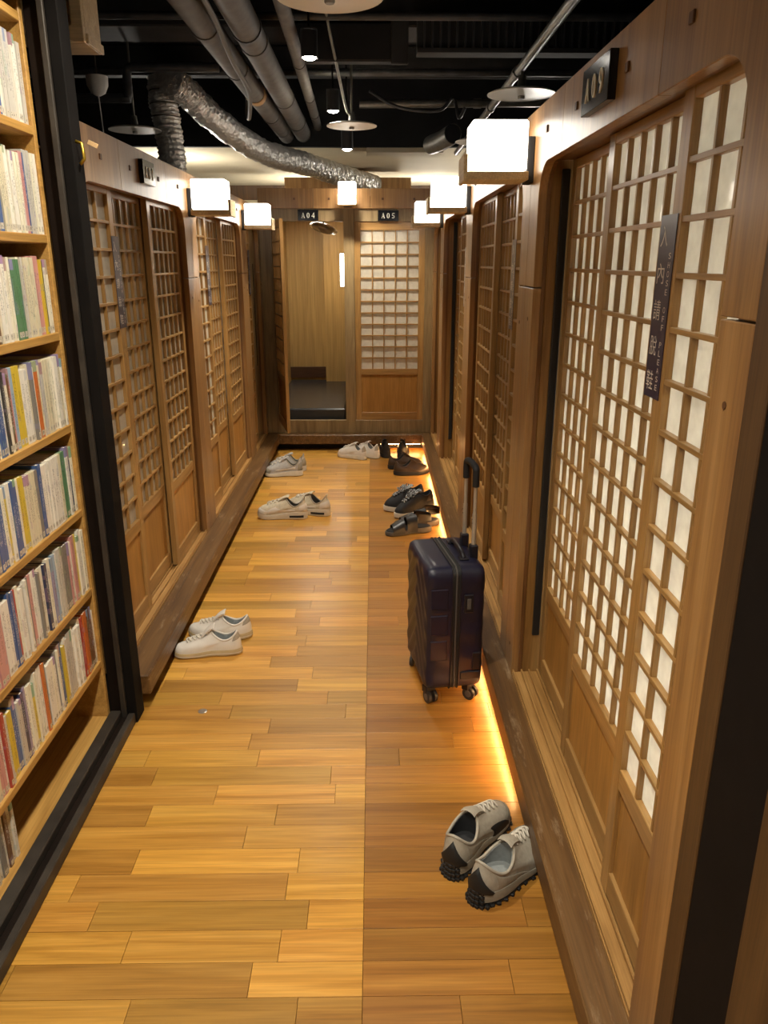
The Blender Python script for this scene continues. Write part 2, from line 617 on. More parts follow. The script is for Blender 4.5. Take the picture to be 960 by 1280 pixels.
    c5 = N(nt, 'ShaderNodeMix', data_type='RGBA')
    L.new(st2, c5.inputs[0]); L.new(c4.outputs[2], c5.inputs[6]); c5.inputs[7].default_value = (0.02, 0.02, 0.02, 1)
    L.new(c5.outputs[2], b.inputs['Base Color'])
    b.inputs['Roughness'].default_value = 0.4
    b.inputs['Coat Weight'].default_value = 0.45
    b.inputs['Coat Roughness'].default_value = 0.2
    return m


M['book'] = book_mat()

# ------------------------------------------------------------------ layout numbers (metres; corridor runs along +Y)
XR, XL = 0.49, -0.91           # faces of the right and left booth fronts
YF = 6.58                      # face of the far booths
SEAM = -0.03
Z_TOP_R, Z_OPEN_R = 1.983, 1.822
Z_TOP_L, Z_OPEN_L = 1.969, 1.798
R_MOD = [1.005, 2.565, 4.145, 5.725]
L_MOD = [2.47, 4.105, 5.74]
CEIL = 3.05

# ================================================================== STRUCTURE: floor
floor = MB().box(-3.6, 3.6, -2.6, 12.2, -0.06, -0.012).build('floor', M['subfloor'])
tag(floor, kind='structure')
PITCH = 0.0915


def plank_mesh(w, mat):
    return MB().box(-w / 2, w / 2, -PITCH / 2 + 0.0006, PITCH / 2 - 0.0006, -0.012, 0.0, 0.0004).mesh('plank', mat)


_pm = {}


def plank(x0, x1, y, mat):
    w = max(0.02, round((x1 - x0) / 0.02) * 0.02)
    key = (w, mat.name)
    if key not in _pm: _pm[key] = plank_mesh(w, mat)
    o = inst(_pm[key], 'plank', floor, ((x0 + x1) / 2, y, rnd.uniform(-0.0003, 0.0)))
    o.scale = ((x1 - x0 - 0.001) / w, 1, 1)
    return o


y0 = 1.292 - 6 * PITCH
row = 0
n_planks = 0
while y0 + row * PITCH < YF - 0.02:
    yc = y0 + (row + 0.5) * PITCH
    # left field: from the seam to the wall / shelf
    x = SEAM
    first = True
    while x > -0.97:
        ln = rnd.uniform(0.36, 0.56)
        if first:
            ln *= rnd.uniform(0.15, 1.0); ln = max(ln, 0.06)
            first = False
        e = x - ln
        if e < -0.85: e = -0.985
        plank(e, x, yc, M['plank_l'])
        n_planks += 1
        x = e
    # right field, more reddish boards
    if rnd.random() < 0.4:
        plank(SEAM, 0.54, yc, M['plank_r'])
    else:
        c = SEAM + rnd.uniform(0.1, 0.47)
        plank(SEAM, c, yc, M['plank_r'])
        plank(c, 0.54, yc, M['plank_r'])
    row += 1
# the boards beyond those in view, behind the camera
mbk = MB()
y = y0 - PITCH / 2
while y > -2.5:
    x = -1.0
    while x < 0.9:
        e = min(x + rnd.uniform(0.4, 0.6), 0.9)
        mbk.box(x, e - 0.001, y - PITCH / 2, y + PITCH / 2 - 0.001, -0.012, 0.0)
        x = e
    y -= PITCH
tag(mbk.build('planking', M['plank_l'], floor), kind='stuff')

# ================================================================== STRUCTURE: shell
wl_out = MB()
tag(MB().box(-3.7, -3.6, -2.6, 12.2, -0.06, CEIL).build('wall_left_outer', M['ceil']), kind='structure')
tag(MB().box(3.6, 3.7, -2.6, 12.2, -0.06, CEIL).build('wall_right_outer', M['ceil']), kind='structure')
tag(MB().box(-3.7, 3.7, 12.2, 12.3, -0.06, CEIL).build('wall_back', M['dark_wood2']), kind='structure')
tag(MB().box(-3.7, 3.7, -2.7, -2.6, -0.06, CEIL).build('wall_front', M['dark_wood2']), kind='structure')
ceiling = MB().box(-3.7, 3.7, -2.7, 12.3, CEIL, CEIL + 0.1).build('ceiling', M['ceil'])
tag(ceiling, kind='structure')
for (ya, yb, zb) in ((3.45, 3.75, 2.84), (5.15, 5.5, 2.86), (6.35, 6.6, 2.88)):
    MB().box(-3.6, 3.6, ya, yb, zb, CEIL, 0.01).build('beam', M['ceil2'], ceiling)
MB().box(-3.6, 3.6, 7.3, 7.36, 2.5, CEIL).build('bulkhead', M['ceil'], ceiling)
MB().box(-3.6, 3.6, 7.36, 12.2, 2.5, 2.54).build('soffit', M['soffit'], ceiling)
MB().box(-0.05, 0.62, 7.33, 7.6, 2.46, 2.5, 0.004).build('soffit_panel', M['soffit'], ceiling)
MB().box(0.85, 1.75, 7.42, 7.95, 2.485, 2.5, 0.004).build('soffit_panel', M['soffit'], ceiling)


# ------------------------------------------------------------------ a booth front (one side wall)
def yz(x0):
    return lambda u, v, w: (w, u, v)


def arc(cy, cz, r, a0, a1, n=9):
    return [(cy + r * math.cos(a0 + (a1 - a0) * k / n), cz + r * math.sin(a0 + (a1 - a0) * k / n)) for k in range(n + 1)]


def side_wall(name, s, xw, mods, y_end, ztop, zopen, post0, joints):
    core = MB()
    X = lambda d: xw + s * d
    # backs and partitions of the booths; unseen roof added to stop light leaks
    core.box(X(0.13), X(1.65), mods[0], y_end, zopen + 0.07, zopen + 0.10)
    core.box(X(1.62), X(1.65), mods[0], y_end, 0.0, zopen + 0.10)
    for yb in mods + [y_end]:
        core.box(X(0.13), X(1.62), yb - 0.012 if yb > mods[0] else yb, yb + 0.012 if yb > mods[0] else yb + 0.024, 0.0, zopen + 0.07)
    core.box(X(0.16), X(1.62), mods[0], y_end, 0.0, 0.15)
    wall = core.build(name, M['dark_wood2'])
    tag(wall, kind='structure')
    r = 0.10
    zn = 1.478
    T = 0.025
    ends = mods[1:] + [None]
    for i, m0 in enumerate(mods):
        last = i == len(mods) - 1
        m1 = mods[i + 1] if not last else y_end
        o0 = m0 + (0.105 if (s > 0 and i == 0) else post0)
        o1 = m1 - 0.125 if not last else y_end - 0.10
        j1 = m0 + joints[0] - (0.02 if (s > 0 and i == 0) else 0)
        j2 = m1 - joints[1] if not last else min(m0 + joints[0] + 0.32, y_end - 0.14)
        z0 = 0.142

        def board(pts, nm, mat, d0=0.0, d1=T, bev=0.0015):
            return MB().prism(pts, lambda u, v, w: (X(w), u, v), d0, d1).build(nm, mat, wall, bevel=bev)
        # fascia and posts
        board([(m0, zn), (m0, ztop), (j1, ztop), (j1, zopen)] + arc(o0 + r, zopen - r, r, PI / 2, PI) + [(o0, zn)], 'corner_board', M['frame_v'])
        board([(j1, zopen), (j1, ztop), (j2, ztop), (j2, zopen)], 'fascia_board', M['frame_v'])
        board([(m1, zn), (m1, ztop), (j2, ztop), (j2, zopen)] + arc(o1 - r, zopen - r, r, PI / 2, 0) + [(o1, zn)], 'corner_board', M['frame_v'])
        board([(m0, z0), (m0, zn - 0.004), (o0, zn - 0.004), (o0, z0)], 'post_board', M['frame_v'])
        board([(o1, z0), (o1, zn - 0.004), (m1, zn - 0.004), (m1, z0)], 'post_board', M['frame_v'])
        # dark edge of the board opening, a thin brown reveal just behind the boards
        board([(m0, z0), (m0, zopen + 0.06), (m1, zopen + 0.06), (m1, z0), (o1 + 0.002, z0)] + arc(o1 - r + 0.002, zopen - r + 0.002, r, 0, PI / 2) +
              arc(o0 + r - 0.002, zopen - r + 0.002, r, PI / 2, PI) + [(o0 - 0.002, z0)], 'reveal', M['reveal'], T, T + 0.012, 0.0)
        # jambs, head and tracks
        for (ya, yb) in ((m0 + 0.01, o0 - 0.004), (o1 + 0.004, m1 - 0.01)):
            MB().box(X(T + 0.012), X(0.13), ya, yb, 0.15, zopen + 0.06, 0.002).build('jamb', M['jamb'], wall)
        MB().box(X(T + 0.012), X(0.13), m0 + 0.01, m1 - 0.01, zopen + 0.012, zopen + 0.07).build('head', M['reveal'], wall)
        tb = MB().box(X(0.002), X(0.16), m0 + 0.005, m1 - 0.005, 0.138, 0.152)
        for d in (0.004, 0.034, 0.061, 0.090, 0.118):
            tb.box(X(d), X(d + 0.005), o0 - 0.003, o1 + 0.003, 0.150, 0.163)
        tb.build('track', M['track'], wall)
        # black seal strip on the far jamb (left side: inner edge of the last door)
        if s > 0 or i == 0:
            MB().box(X(0.066), X(0.090), o1 - 0.006, o1 + 0.006, 0.30, zopen - 0.012, 0.002).build('seal_strip', M['rubber_black'], wall)
        # square pegs in the fascia
        zc = (ztop + zopen) / 2 + 0.003
        span = m1 - m0
        pegs = [m0 + q * 1.58 * (span / 1.58 if not last else 1) for q in (0.215, 0.417, 0.664, 0.873)]
        for q in pegs:
            if q < m1 - 0.05:
                MB().box(X(-0.004), X(0.006), q - 0.009, q + 0.009, zc - 0.009, zc + 0.009, 0.001).build('peg', M['peg'], wall)
        for (q, z) in ((o0 - 0.05, 1.36), (o1 + 0.06, 1.38), (o1 + 0.055, 0.24)):
            MB().cyl((X(-0.001), q, z), (X(0.004), q, z), 0.006, n=8).build('plug', M['peg'], wall)
    return wall


wall_right = side_wall('wall_right', +1, XR, R_MOD, YF, Z_TOP_R, Z_OPEN_R, 0.125, (0.482, 0.385))
wall_left = side_wall('wall_left', -1, XL, L_MOD, YF, Z_TOP_L, Z_OPEN_L, 0.125, (0.56, 0.425))

# sills: worn timber step along both sides and the far end, over a dark recessed kick board
sr = MB().box(0.415, 0.50, 0.55, 6.50, 0.06, 0.14).build('trim_1', M['sill'], bevel=0.004)
tag(sr, 'worn brown timber sill along the right booths', None, None, 'structure')
sl = MB().box(-0.92, -0.81, 2.455, 6.50, 0.062, 0.14).build('trim_2', M['sill'], bevel=0.004)
tag(sl, 'worn brown timber sill along the left booths', None, None, 'structure')
sf = MB().box(-0.91, 0.49, 6.49, 6.59, 0.06, 0.14).build('trim_3', M['sill'], bevel=0.004)
tag(sf, 'timber sill below the far booths', None, None, 'structure')
tag(MB().box(0.50, 0.52, 0.55, 6.6, 0.0, 0.139).build('baseboard_right', M['kick']), kind='structure')
tag(MB().box(-0.95, -0.93, 2.40, 6.6, 0.0, 0.139).build('baseboard_left', M['kick']), kind='structure')
tag(MB().box(-0.95, 0.52, 6.60, 6.62, 0.0, 0.139).build('baseboard_far', M['kick']), kind='structure')

# ------------------------------------------------------------------ far wall with two narrow booths
XC0, XC1 = -0.235, -0.150          # centre post
Z_FT = 2.105
far = MB()
far.box(-0.93, -0.905, YF + 0.03, 8.6, 0.0, 2.0)
far.box(XC0 + 0.01, XC1 - 0.01, YF + 0.03, 8.6, 0.0, 2.0)
far.box(0.485, 0.51, YF + 0.03, 8.6, 0.0, 2.0)
far.box(XC1, 0.49, 8.55, 8.6, 0.0, 2.0)
far.box(-0.93, 0.51, YF + 0.03, 8.6, 1.96, 2.0)
far.box(-0.93, 0.51, YF + 0.03, 8.6, 0.14, 0.20)
wall_far = far.build('wall_far', M['oak_in'])
tag(wall_far, kind='structure')


def fbox(nm, mat, x0, x1, y0, y1, z0, z1, ch=0.0015):
    return MB().box(x0, x1, y0, y1, z0, z1, ch).build(nm, mat, wall_far)


for (xa, xb) in ((-0.91, -0.47), (-0.468, -0.02), (-0.018, 0.49)):
    fbox('fascia_board', M['frame_v'], xa, xb, YF - 0.03, YF + 0.03, 1.957, Z_FT)
for q in (-0.62, -0.345, -0.30 + 0.38, 0.33):
    MB().box(q - 0.008, q + 0.008, YF - 0.034, YF - 0.028, 2.02, 2.036, 0.001).build('peg', M['peg'], wall_far)
fbox('header_board', M['far_v'], -0.91, XC0, YF - 0.008, YF + 0.03, 1.862, 1.957)
fbox('header_board', M['far_v'], XC1, 0.49, YF - 0.008, YF + 0.03, 1.862, 1.957)
fbox('centre_post', M['far_v'], XC0, XC1, YF - 0.02, YF + 0.04, 0.142, 1.957)
fbox('side_post', M['far_v'], -0.91, -0.80, YF - 0.008, YF + 0.03, 0.142, 1.862)
fbox('side_post', M['far_v'], 0.425, 0.49, YF - 0.008, YF + 0.03, 0.142, 1.862)
fbox('base_board', M['far_v'], -0.80, XC0, YF - 0.008, YF + 0.03, 0.142, 0.252)
fbox('base_board', M['far_v'], XC1, 0.425, YF - 0.008, YF + 0.03, 0.142, 0.252)
# inside of the open booth
fbox('back_panel', M['oak_in'], -0.905, -0.508, 8.53, 8.56, 0.2, 1.96)
fbox('back_panel', M['oak_in'], -0.505, XC0 + 0.01, 8.30, 8.36, 0.2, 1.96)
fbox('skirting_board', M['skirting'], -0.905, -0.508, 8.51, 8.53, 0.345, 0.462)
# upper timber box and dark wall seen over the far booths
fbox('upper_box', M['frame_v'], -0.91, 0.40, 8.62, 9.4, 2.0, 2.385)
tag(MB().box(-3.5, -0.9, 10.8, 10.9, 0.0, 2.5).build('wall_beyond_left', M['dark_wood2']), kind='structure')
tag(MB().box(0.45, 3.5, 10.8, 10.9, 0.0, 2.5).build('wall_beyond_right', M['dark_wood2']), kind='structure')
tag(MB().box(-2.4, -0.95, 9.6, 9.7, 0.0, 2.235).build('wall_pale_panel', M['soffit']), kind='structure')

# ------------------------------------------------------------------ dark pillar at the near end of the right booths
pil = MB().box(0.505, 0.70, 0.30, 1.003, 0.0, 2.6).build('wall_near_right', M['ebony'])
tag(pil, kind='structure')
MB().box(0.488, 0.5045, 0.945, 1.002, 0.0, 2.6, 0.002).build('edge_strip', M['dark_wood2'], pil)
MB().box(0.490, 0.5045, 0.795, 0.944, 0.0, 2.6, 0.002).build('panel', M['ebony'], pil)
MB().box(0.486, 0.5045, 0.30, 0.794, 0.0, 2.6, 0.002).build('edge_strip', M['dark_wood2'], pil)

# ------------------------------------------------------------------ lattice doors
ORD = ['', 'first', 'second', 'third', 'fourth', 'fifth', 'sixth', 'seventh', 'eighth', 'ninth', 'tenth', 'eleventh', 'twelfth', 'thirteenth',
       'fourteenth', 'fifteenth', 'sixteenth', 'seventeenth', 'eighteenth', 'nineteenth']
TENS = {2: 'twent', 3: 'thirt', 4: 'fort', 5: 'fift', 6: 'sixt'}


def ordinal(n):
    if n < 20: return ORD[n]
    t, u = divmod(n, 10)
    return TENS[t] + 'ieth' if u == 0 else TENS[t] + 'y-' + ORD[u]


_doors = {}
DT = 0.025


def make_door(w, z0, z1, zb, ncol, nrow, pitch_z, stile=0.045):
    """local: x across, front at y=0 facing -y, z from the floor; origin at the door's foot centre"""
    key = (round(w, 3), z0, z1, zb, ncol, nrow, pitch_z, stile)
    if key in _doors:
        return copy_tree(_doors[key])
    root = thing('door_1')
    h = w / 2
    base = z0

    def bx(nm, mat, *a, ch=0.0015):
        a = list(a); a[4] -= base; a[5] -= base
        return MB().box(*a, ch).build(nm, mat, root)
    bx('stile', M['door_v'], -h, -h + stile, 0, DT, z0, z1)
    bx('stile', M['door_v'], h - stile, h, 0, DT, z0, z1)
    zt = min(zb + nrow * pitch_z, z1 - 0.01)
    bx('rail', M['door_h'], -h + stile, h - stile, 0.001, DT - 0.001, z0, z0 + 0.065)
    bx('rail', M['door_h'], -h + stile, h - stile, 0.001, DT - 0.001, zb - 0.05, zb)
    bx('rail', M['door_h'], -h + stile, h - stile, 0.001, DT - 0.001, zt, z1)
    bx('lower_panel', M['door_panel'], -h + stile, h - stile, 0.010, 0.016, z0 + 0.065, zb - 0.05, ch=0)
    bx('paper', M['paper'], -h + stile, h - stile, 0.0158, 0.0168, zb, zt, ch=0)
    iw = w - 2 * stile
    mv = MB().box(-0.0045, 0.0045, 0.003, 0.0155, 0, zt - zb, 0.0008).mesh('lattice_bar', M['door_v'])
    mh = MB().box(-iw / 2, iw / 2, 0.002, 0.0150, -0.005, 0.005, 0.0008).mesh('lattice_bar', M['door_h'])
    for k in range(1, ncol):
        inst(mv, 'lattice_bar', root, (-iw / 2 + iw * k / ncol, 0, zb - base))
    for k in range(1, nrow):
        inst(mh, 'lattice_bar', root, (0, 0, zb + k * pitch_z - base))
    _doors[key] = root
    return root


ndoor = [0]


def put_door(root, loc, rz, label):
    ndoor[0] += 1
    root.name = 'door_%d' % ndoor[0]
    root.location = loc
    root.rotation_euler = (0, 0, rz)
    tag(root, label, None, None, 'structure')
    return root


def right_door(ya, yb, d, label, ncol=4):
    r = make_door(yb - ya, 0.1635, Z_OPEN_R + 0.010, 0.505, ncol, 14, 0.093)
    return put_door(r, (XR + d, (ya + yb) / 2, 0.1635), -PI / 2, label)


def left_door(ya, yb, d, label, ncol=4):
    r = make_door(yb - ya, 0.1635, Z_OPEN_L + 0.010, 0.565, ncol, 13, 0.0935)
    return put_door(r, (XL - d, (ya + yb) / 2, 0.1635), PI / 2, label)


for i, m0 in enumerate([0.985] + R_MOD[1:3]):
    booth = ('booth A09', 'the booth next to A09', 'the booth two along from A09')[i]
    if i == 1:
        right_door(m0 + 0.09, m0 + 0.475, 0.040, 'lattice sliding door carrying the sticker, booth next to A09', 3)
        right_door(m0 + 0.475, m0 + 0.985, 0.066, 'middle lattice sliding door of the booth next to A09', 5)
        right_door(m0 + 0.945, m0 + 1.455, 0.040, 'last lattice sliding door of the booth next to A09', 5)
    else:
        right_door(m0 + 0.09, m0 + 0.465, 0.040, 'backlit lattice sliding door beside the dark pillar of booth A09' if i == 0 else 'lattice sliding door with sticker, second booth along from A09', 3)
        right_door(m0 + 0.465, m0 + 0.985, 0.066, 'middle lattice sliding door of ' + booth, 5)
        right_door(m0 + 0.955, m0 + 1.452, 0.095, 'lattice sliding door beside the black seal strip of ' + booth, 5)
right_door(R_MOD[3] + 0.09, R_MOD[3] + 0.49, 0.040, 'lattice sliding door of the right booth beside A05', 4)
right_door(R_MOD[3] + 0.48, R_MOD[3] + 0.80, 0.066, 'inner lattice sliding door of the right booth beside A05', 3)
left_door(2.56, 3.005, 0.034, 'lattice sliding door of booth A01 beside the bookshelf', 3)
left_door(3.005, 3.50, 0.066, 'middle lattice sliding door of booth A01, set back', 5)
left_door(3.46, 3.965, 0.034, 'far lattice sliding door of booth A01 near the wall lamp', 5)
m0 = L_MOD[1]
left_door(m0 + 0.09, m0 + 0.535, 0.034, 'lattice sliding door with bright slit, booth beside A01', 3)
left_door(m0 + 0.535, m0 + 1.03, 0.066, 'middle lattice sliding door of the booth beside A01', 5)
left_door(m0 + 0.99, m0 + 1.50, 0.034, 'far lattice sliding door of the booth beside A01', 5)
m0 = L_MOD[2]
left_door(m0 + 0.09, m0 + 0.50, 0.034, 'lattice sliding door of the left booth beside A04', 4)
pl = MB().box(XL - 0.06, XL - 0.034, 6.245, 6.475, 0.164, Z_OPEN_L + 0.008, 0.002).build('side_panel', M['far_v'], wall_left)
MB().box(XL - 0.034, XL - 0.030, 6.335, 6.347, 0.75, 1.54).build('seal_strip', M['rubber_black'], wall_left)

# far doors: A05 closed, A04 swung open
d5 = make_door(0.5745, 0.2525, 1.8615, 0.690, 5, 12, 0.0922, stile=0.05)
put_door(d5, (0.1375, YF + 0.002, 0.2525), 0, 'closed lattice door below the plaque A05')
d4 = make_door(0.555, 0.254, 1.858, 0.690, 5, 12, 0.0922, stile=0.05)
ang = math.atan2(-0.52, 0.125)
put_door(d4, (-0.815 + 0.2775 * math.cos(ang), YF - 0.012 + 0.2775 * math.sin(ang), 0.254), ang, 'open lattice door below the plaque A04')

MB().box(-0.75, -0.40, 7.35, 7.75, 1.945, 1.958, 0.002).build('unseen_booth_light', M['lit_panel'], wall_far)  # unseen ceiling panel, added to brighten the open booth
MB().box(0.0, 0.3, 8.53, 8.549, 0.7, 1.6, 0.002).build('unseen_booth_light', M['booth_dim'], wall_far)  # unseen panel, added to brighten the A05 door paper from behind
# small light panels that glow behind the paper inside booths
MB().box(XR + 1.60, XR + 1.62, 1.15, 2.4, 0.35, 1.2, 0.004).build('unseen_booth_light', M['booth_panel'], wall_right)
MB().box(XL - 1.62, XL - 1.60, 4.4, 5.3, 0.6, 1.3, 0.004).build('unseen_booth_light', M['booth_dim'], wall_left)
MB().box(XR + 1.60, XR + 1.62, 2.9, 3.8, 0.6, 1.3, 0.004).build('unseen_booth_light', M['booth_dim'], wall_right)

# ================================================================== OBJECTS: bookshelf
XS = -0.93                       # front edge of the shelf boards
YE = 2.345                       # inner face of the end panel
Y_NEAR = 0.55
shelf = thing('bookshelf', (XS, YE, 0), 0, 'tall wooden manga bookshelf in a black steel frame', 'bookshelf')


def sbox(nm, mat, x0, x1, y0, y1, z0, z1, ch=0.002, par=None):
    return MB().box(x0 - XS, x1 - XS, y0 - YE, y1 - YE, z0, z1, ch).build(nm, mat, par or shelf)


SHELF_Z = [0.045, 0.262, 0.530, 0.803, 1.077, 1.353, 1.625, 1.905, 2.178]      # board tops
sbox('end_panel', M['shelf_w'], XS - 0.24, XS, YE, YE + 0.022, 0.02, 2.25)
sbox('back_panel', M['dark_wood2'], XS - 0.26, XS - 0.24, Y_NEAR, YE + 0.022, 0.02, 2.25, 0)
for z in SHELF_Z:
    sbox('shelf_board', M['shelf_w'], XS - 0.24, XS, Y_NEAR, YE - 0.0005, z - 0.024, z)
sbox('frame_post', M['steel_brown'], -0.93, -0.8895, 2.375, 2.45, 0.0, 2.75)
sbox('frame_post', M['steel_grey'], -0.889, -0.872, 2.36, 2.45, 0.0, 2.75)
sbox('frame_post', M['steel_black'], -0.8715, -0.838, 2.372, 2.45, 0.0, 2.75)
sbox('frame_kerb', M['steel_grey'], -0.93, -0.892, Y_NEAR, 2.372, 0.0, 0.05, 0.003)
sbox('frame_kerb', M['steel_brown'], -0.8915, -0.868, Y_NEAR, 2.372, 0.0, 0.028, 0.003)
sbox('frame_kerb', M['steel_grey'], -0.8675, -0.845, Y_NEAR, 2.372, 0.0, 0.04, 0.003)
sbox('frame_beam', M['steel_black'], -0.95, -0.868, Y_NEAR, 2.372, 2.225, 2.34, 0.003)
hk = MB().tube([(-0.838 - XS, 2.40 - YE, 1.875), (-0.822 - XS, 2.40 - YE, 1.87), (-0.818 - XS, 2.40 - YE, 1.83), (-0.83 - XS, 2.395 - YE, 1.815)], 0.005, 8).build('hook', M['brass'], shelf, smooth=True)
MB().box(-0.002, 0.002, -0.018, 0.018, -0.006, 0.006, 0.0005).build('paper_tag', M['paper_tag'], hk, loc=(-0.79 - XS, 2.40 - YE, 1.868), rot=(0.4, 0.2, 1.2))

# ------------------------------------------------------------------ books, each one its own object
PALETTE = [('white', 'e2ddd0', 34), ('cream', 'd3c9ac', 20), ('pale grey', 'bdb8ae', 12), ('ivory', 'e2dcc6', 16), ('grey', '7e7a74', 6),
           ('dark grey', '3a3836', 5), ('red', 'a43c30', 4), ('orange', 'c26a30', 3), ('yellow', 'cdb23a', 4), ('blue', '3d5a8c', 4),
           ('navy', '26304f', 3), ('green', '56805a', 2), ('pink', 'c48c86', 4), ('pale blue', '93a9bb', 4), ('brown', '6d4c30', 3), ('lilac', '938aa6', 2)]
bag = [p for p in PALETTE for _ in range(p[2])]
_bk = {}


def book_meshes(t, h, d):
    key = (t, h, d)
    if key not in _bk:
        c = MB()
        e = 0.0012
        c.box(-0.0014, 0.0, -t / 2, t / 2, 0, h, 0.0004)
        c.box(-d, -0.0014, -t / 2, -t / 2 + e, 0, h)
        c.box(-d, -0.0014, t / 2 - e, t / 2, 0, h)
        p = MB().box(-d + 0.002, -0.0016, -t / 2 + e, t / 2 - e, 0.002, h - 0.002)
        _bk[key] = (c.mesh('book', M['book']), p.mesh('page_block', M['page']))
    return _bk[key]


def put_book(y, z, t, h, d, x, label, lean=0.0, group=None, color=None):
    mc, mp_ = book_meshes(t, h, d)
    o = inst(mc, 'book', None, (x, y, z))
    o.rotation_euler = (lean, 0, 0)
    o.color = (*srgb(color), 1)
    inst(mp_, 'page_block', o)
    tag(o, label, 'book', group)
    return o


y_rest = {}
VIS = {0.262: 1.606, 0.530: 1.69, 0.803: 1.779, 1.077: 1.87, 1.353: 1.965, 1.625: 2.054, 1.905: 2.14}
nbooks = 0
for si, z in enumerate(SHELF_Z[1:8]):
    ylim = VIS[z] - 0.13
    y = YE - 0.002
    k = 0
    run = None
    left = 0
    while y > ylim:
        if left <= 0:
            run = rnd.choice(bag)
            left = rnd.choice((1, 1, 1, 2, 3))
            th = rnd.choice((0.011, 0.013, 0.015, 0.017, 0.02))
            hh = rnd.choice((0.2, 0.205, 0.21, 0.214))
            if si == 0: hh = rnd.choice((0.19, 0.2, 0.21, 0.216))
            dd = rnd.choice((0.14, 0.15))
            xx = rnd.uniform(-0.012, -0.004)
        left -= 1
        k += 1
        lab = '%s spined book, %s from the end panel on the %s shelf up' % (run[0], ordinal(k), ORD[si + 2])
        put_book(y - th / 2, z, th, hh, dd, XS + xx + rnd.uniform(-0.002, 0.002), lab, 0, 'manga volumes on the bookshelf', run[1])
        y -= th + 0.0006
        nbooks += 1
    y_rest[z] = y
# a few books at the near end of the lowest shelf
y = 1.69
for k in range(9):
    c = (('white', 'd8d2c4'), ('cream', 'c9bea0'), ('brown', '6d4c30'), ('white', 'd8d2c4'), ('grey', '7e7a74'))[k % 5]
    th = (0.014, 0.02, 0.016)[k % 3]
    put_book(y - th / 2, SHELF_Z[0], th, 0.185 if k else 0.17, 0.14, XS - 0.02 - 0.004 * (k % 2), '%s spined book, %s of the row on the empty lowest shelf' % (c[0], ordinal(k + 1)), 0, 'books on the lowest shelf', c[1])
    y -= th + 0.001

# the volumes further along the shelves, towards and past the camera: too many to part, one joined object
mr_, colr = MB(), []
for z, yy in list(y_rest.items()) + [(SHELF_Z[0], y)]:
    while yy > Y_NEAR + 0.03:
        th = rnd.choice((0.011, 0.013, 0.015, 0.017, 0.02))
        hh = rnd.choice((0.19, 0.2, 0.205, 0.21))
        if z == SHELF_Z[0]: hh = 0.18
        n_f = len(mr_.f)
        mr_.box(XS - 0.155, XS - 0.008 - rnd.uniform(0, 0.004), yy - th, yy, z, z + hh)
        colr += [srgb(rnd.choice(bag)[1])] * (len(mr_.f) - n_f)
        yy -= th + 0.0006
mm_, nt_m, bm_ = nmat('book_row_print')
ca_ = N(nt_m, 'ShaderNodeVertexColor')
ca_.layer_name = 'cover'
nt_m.links.new(ca_.outputs['Color'], bm_.inputs['Base Color'])
bm_.inputs['Roughness'].default_value = 0.4
rest = mr_.build('book_row', mm_)
tag(rest, 'rows of further manga volumes along the bookshelf', 'books', None, 'stuff')
att = rest.data.color_attributes.new('cover', 'FLOAT_COLOR', 'CORNER')
for p in rest.data.polygons:
    for li in p.loop_indices:
        att.data[li].color = (*colr[p.index], 1)


# ================================================================== OBJECTS: plaques
def glyph_polys(ch):
    """simple serif letterforms in a 0.7 x 1 cell"""
    def oval(cx, cy, rx, ry, n=20):
        return [(cx + rx * math.cos(2 * PI * k / n), cy + ry * math.sin(2 * PI * k / n)) for k in range(n)]

    def ring(cx, cy, rx, ry, ix, iy, a0=0.0, a1=2 * PI, n=20):
        out = []
        for k in range(n):
            t0, t1 = a0 + (a1 - a0) * k / n, a0 + (a1 - a0) * (k + 1) / n
            out.append([(cx + rx * math.cos(t0), cy + ry * math.sin(t0)), (cx + rx * math.cos(t1), cy + ry * math.sin(t1)),
                        (cx + ix * math.cos(t1), cy + iy * math.sin(t1)), (cx + ix * math.cos(t0), cy + iy * math.sin(t0))])
        return out

    def rect(x0, x1, y0, y1): return [(x0, y0), (x1, y0), (x1, y1), (x0, y1)]
    if ch == 'A':
        return [[(0.04, 0), (0.12, 0), (0.37, 0.94), (0.33, 1.0)], [(0.33, 1.0), (0.40, 1.0), (0.68, 0), (0.52, 0)], rect(0.18, 0.5, 0.3, 0.37),
                rect(-0.02, 0.2, 0, 0.05), rect(0.45, 0.74, 0, 0.05)]
    if ch == '0':
        return ring(0.35, 0.5, 0.3, 0.5, 0.15, 0.45)
    if ch == '1':
        return [rect(0.28, 0.44, 0, 1.0), rect(0.14, 0.58, 0, 0.05), [(0.28, 1.0), (0.12, 0.86), (0.12, 0.80), (0.28, 0.88)]]
    if ch == '4':
        return [rect(0.42, 0.57, 0, 1.0), rect(0.02, 0.68, 0.26, 0.36), [(0.02, 0.33), (0.1, 0.33), (0.5, 0.9), (0.46, 1.0)]]
    if ch == '5':
        return [rect(0.16, 0.62, 0.88, 1.0), [(0.16, 1.0), (0.24, 1.0), (0.2, 0.5), (0.12, 0.5)]] + ring(0.32, 0.3, 0.3, 0.3, 0.15, 0.24, -2.6, 2.2, 16)
    if ch == '9':
        return ring(0.35, 0.68, 0.3, 0.32, 0.14, 0.26) + [[(0.65, 0.68), (0.5, 0.62), (0.3, 0.08), (0.2, 0.0), (0.34, 0.02), (0.56, 0.25)]]
    return []


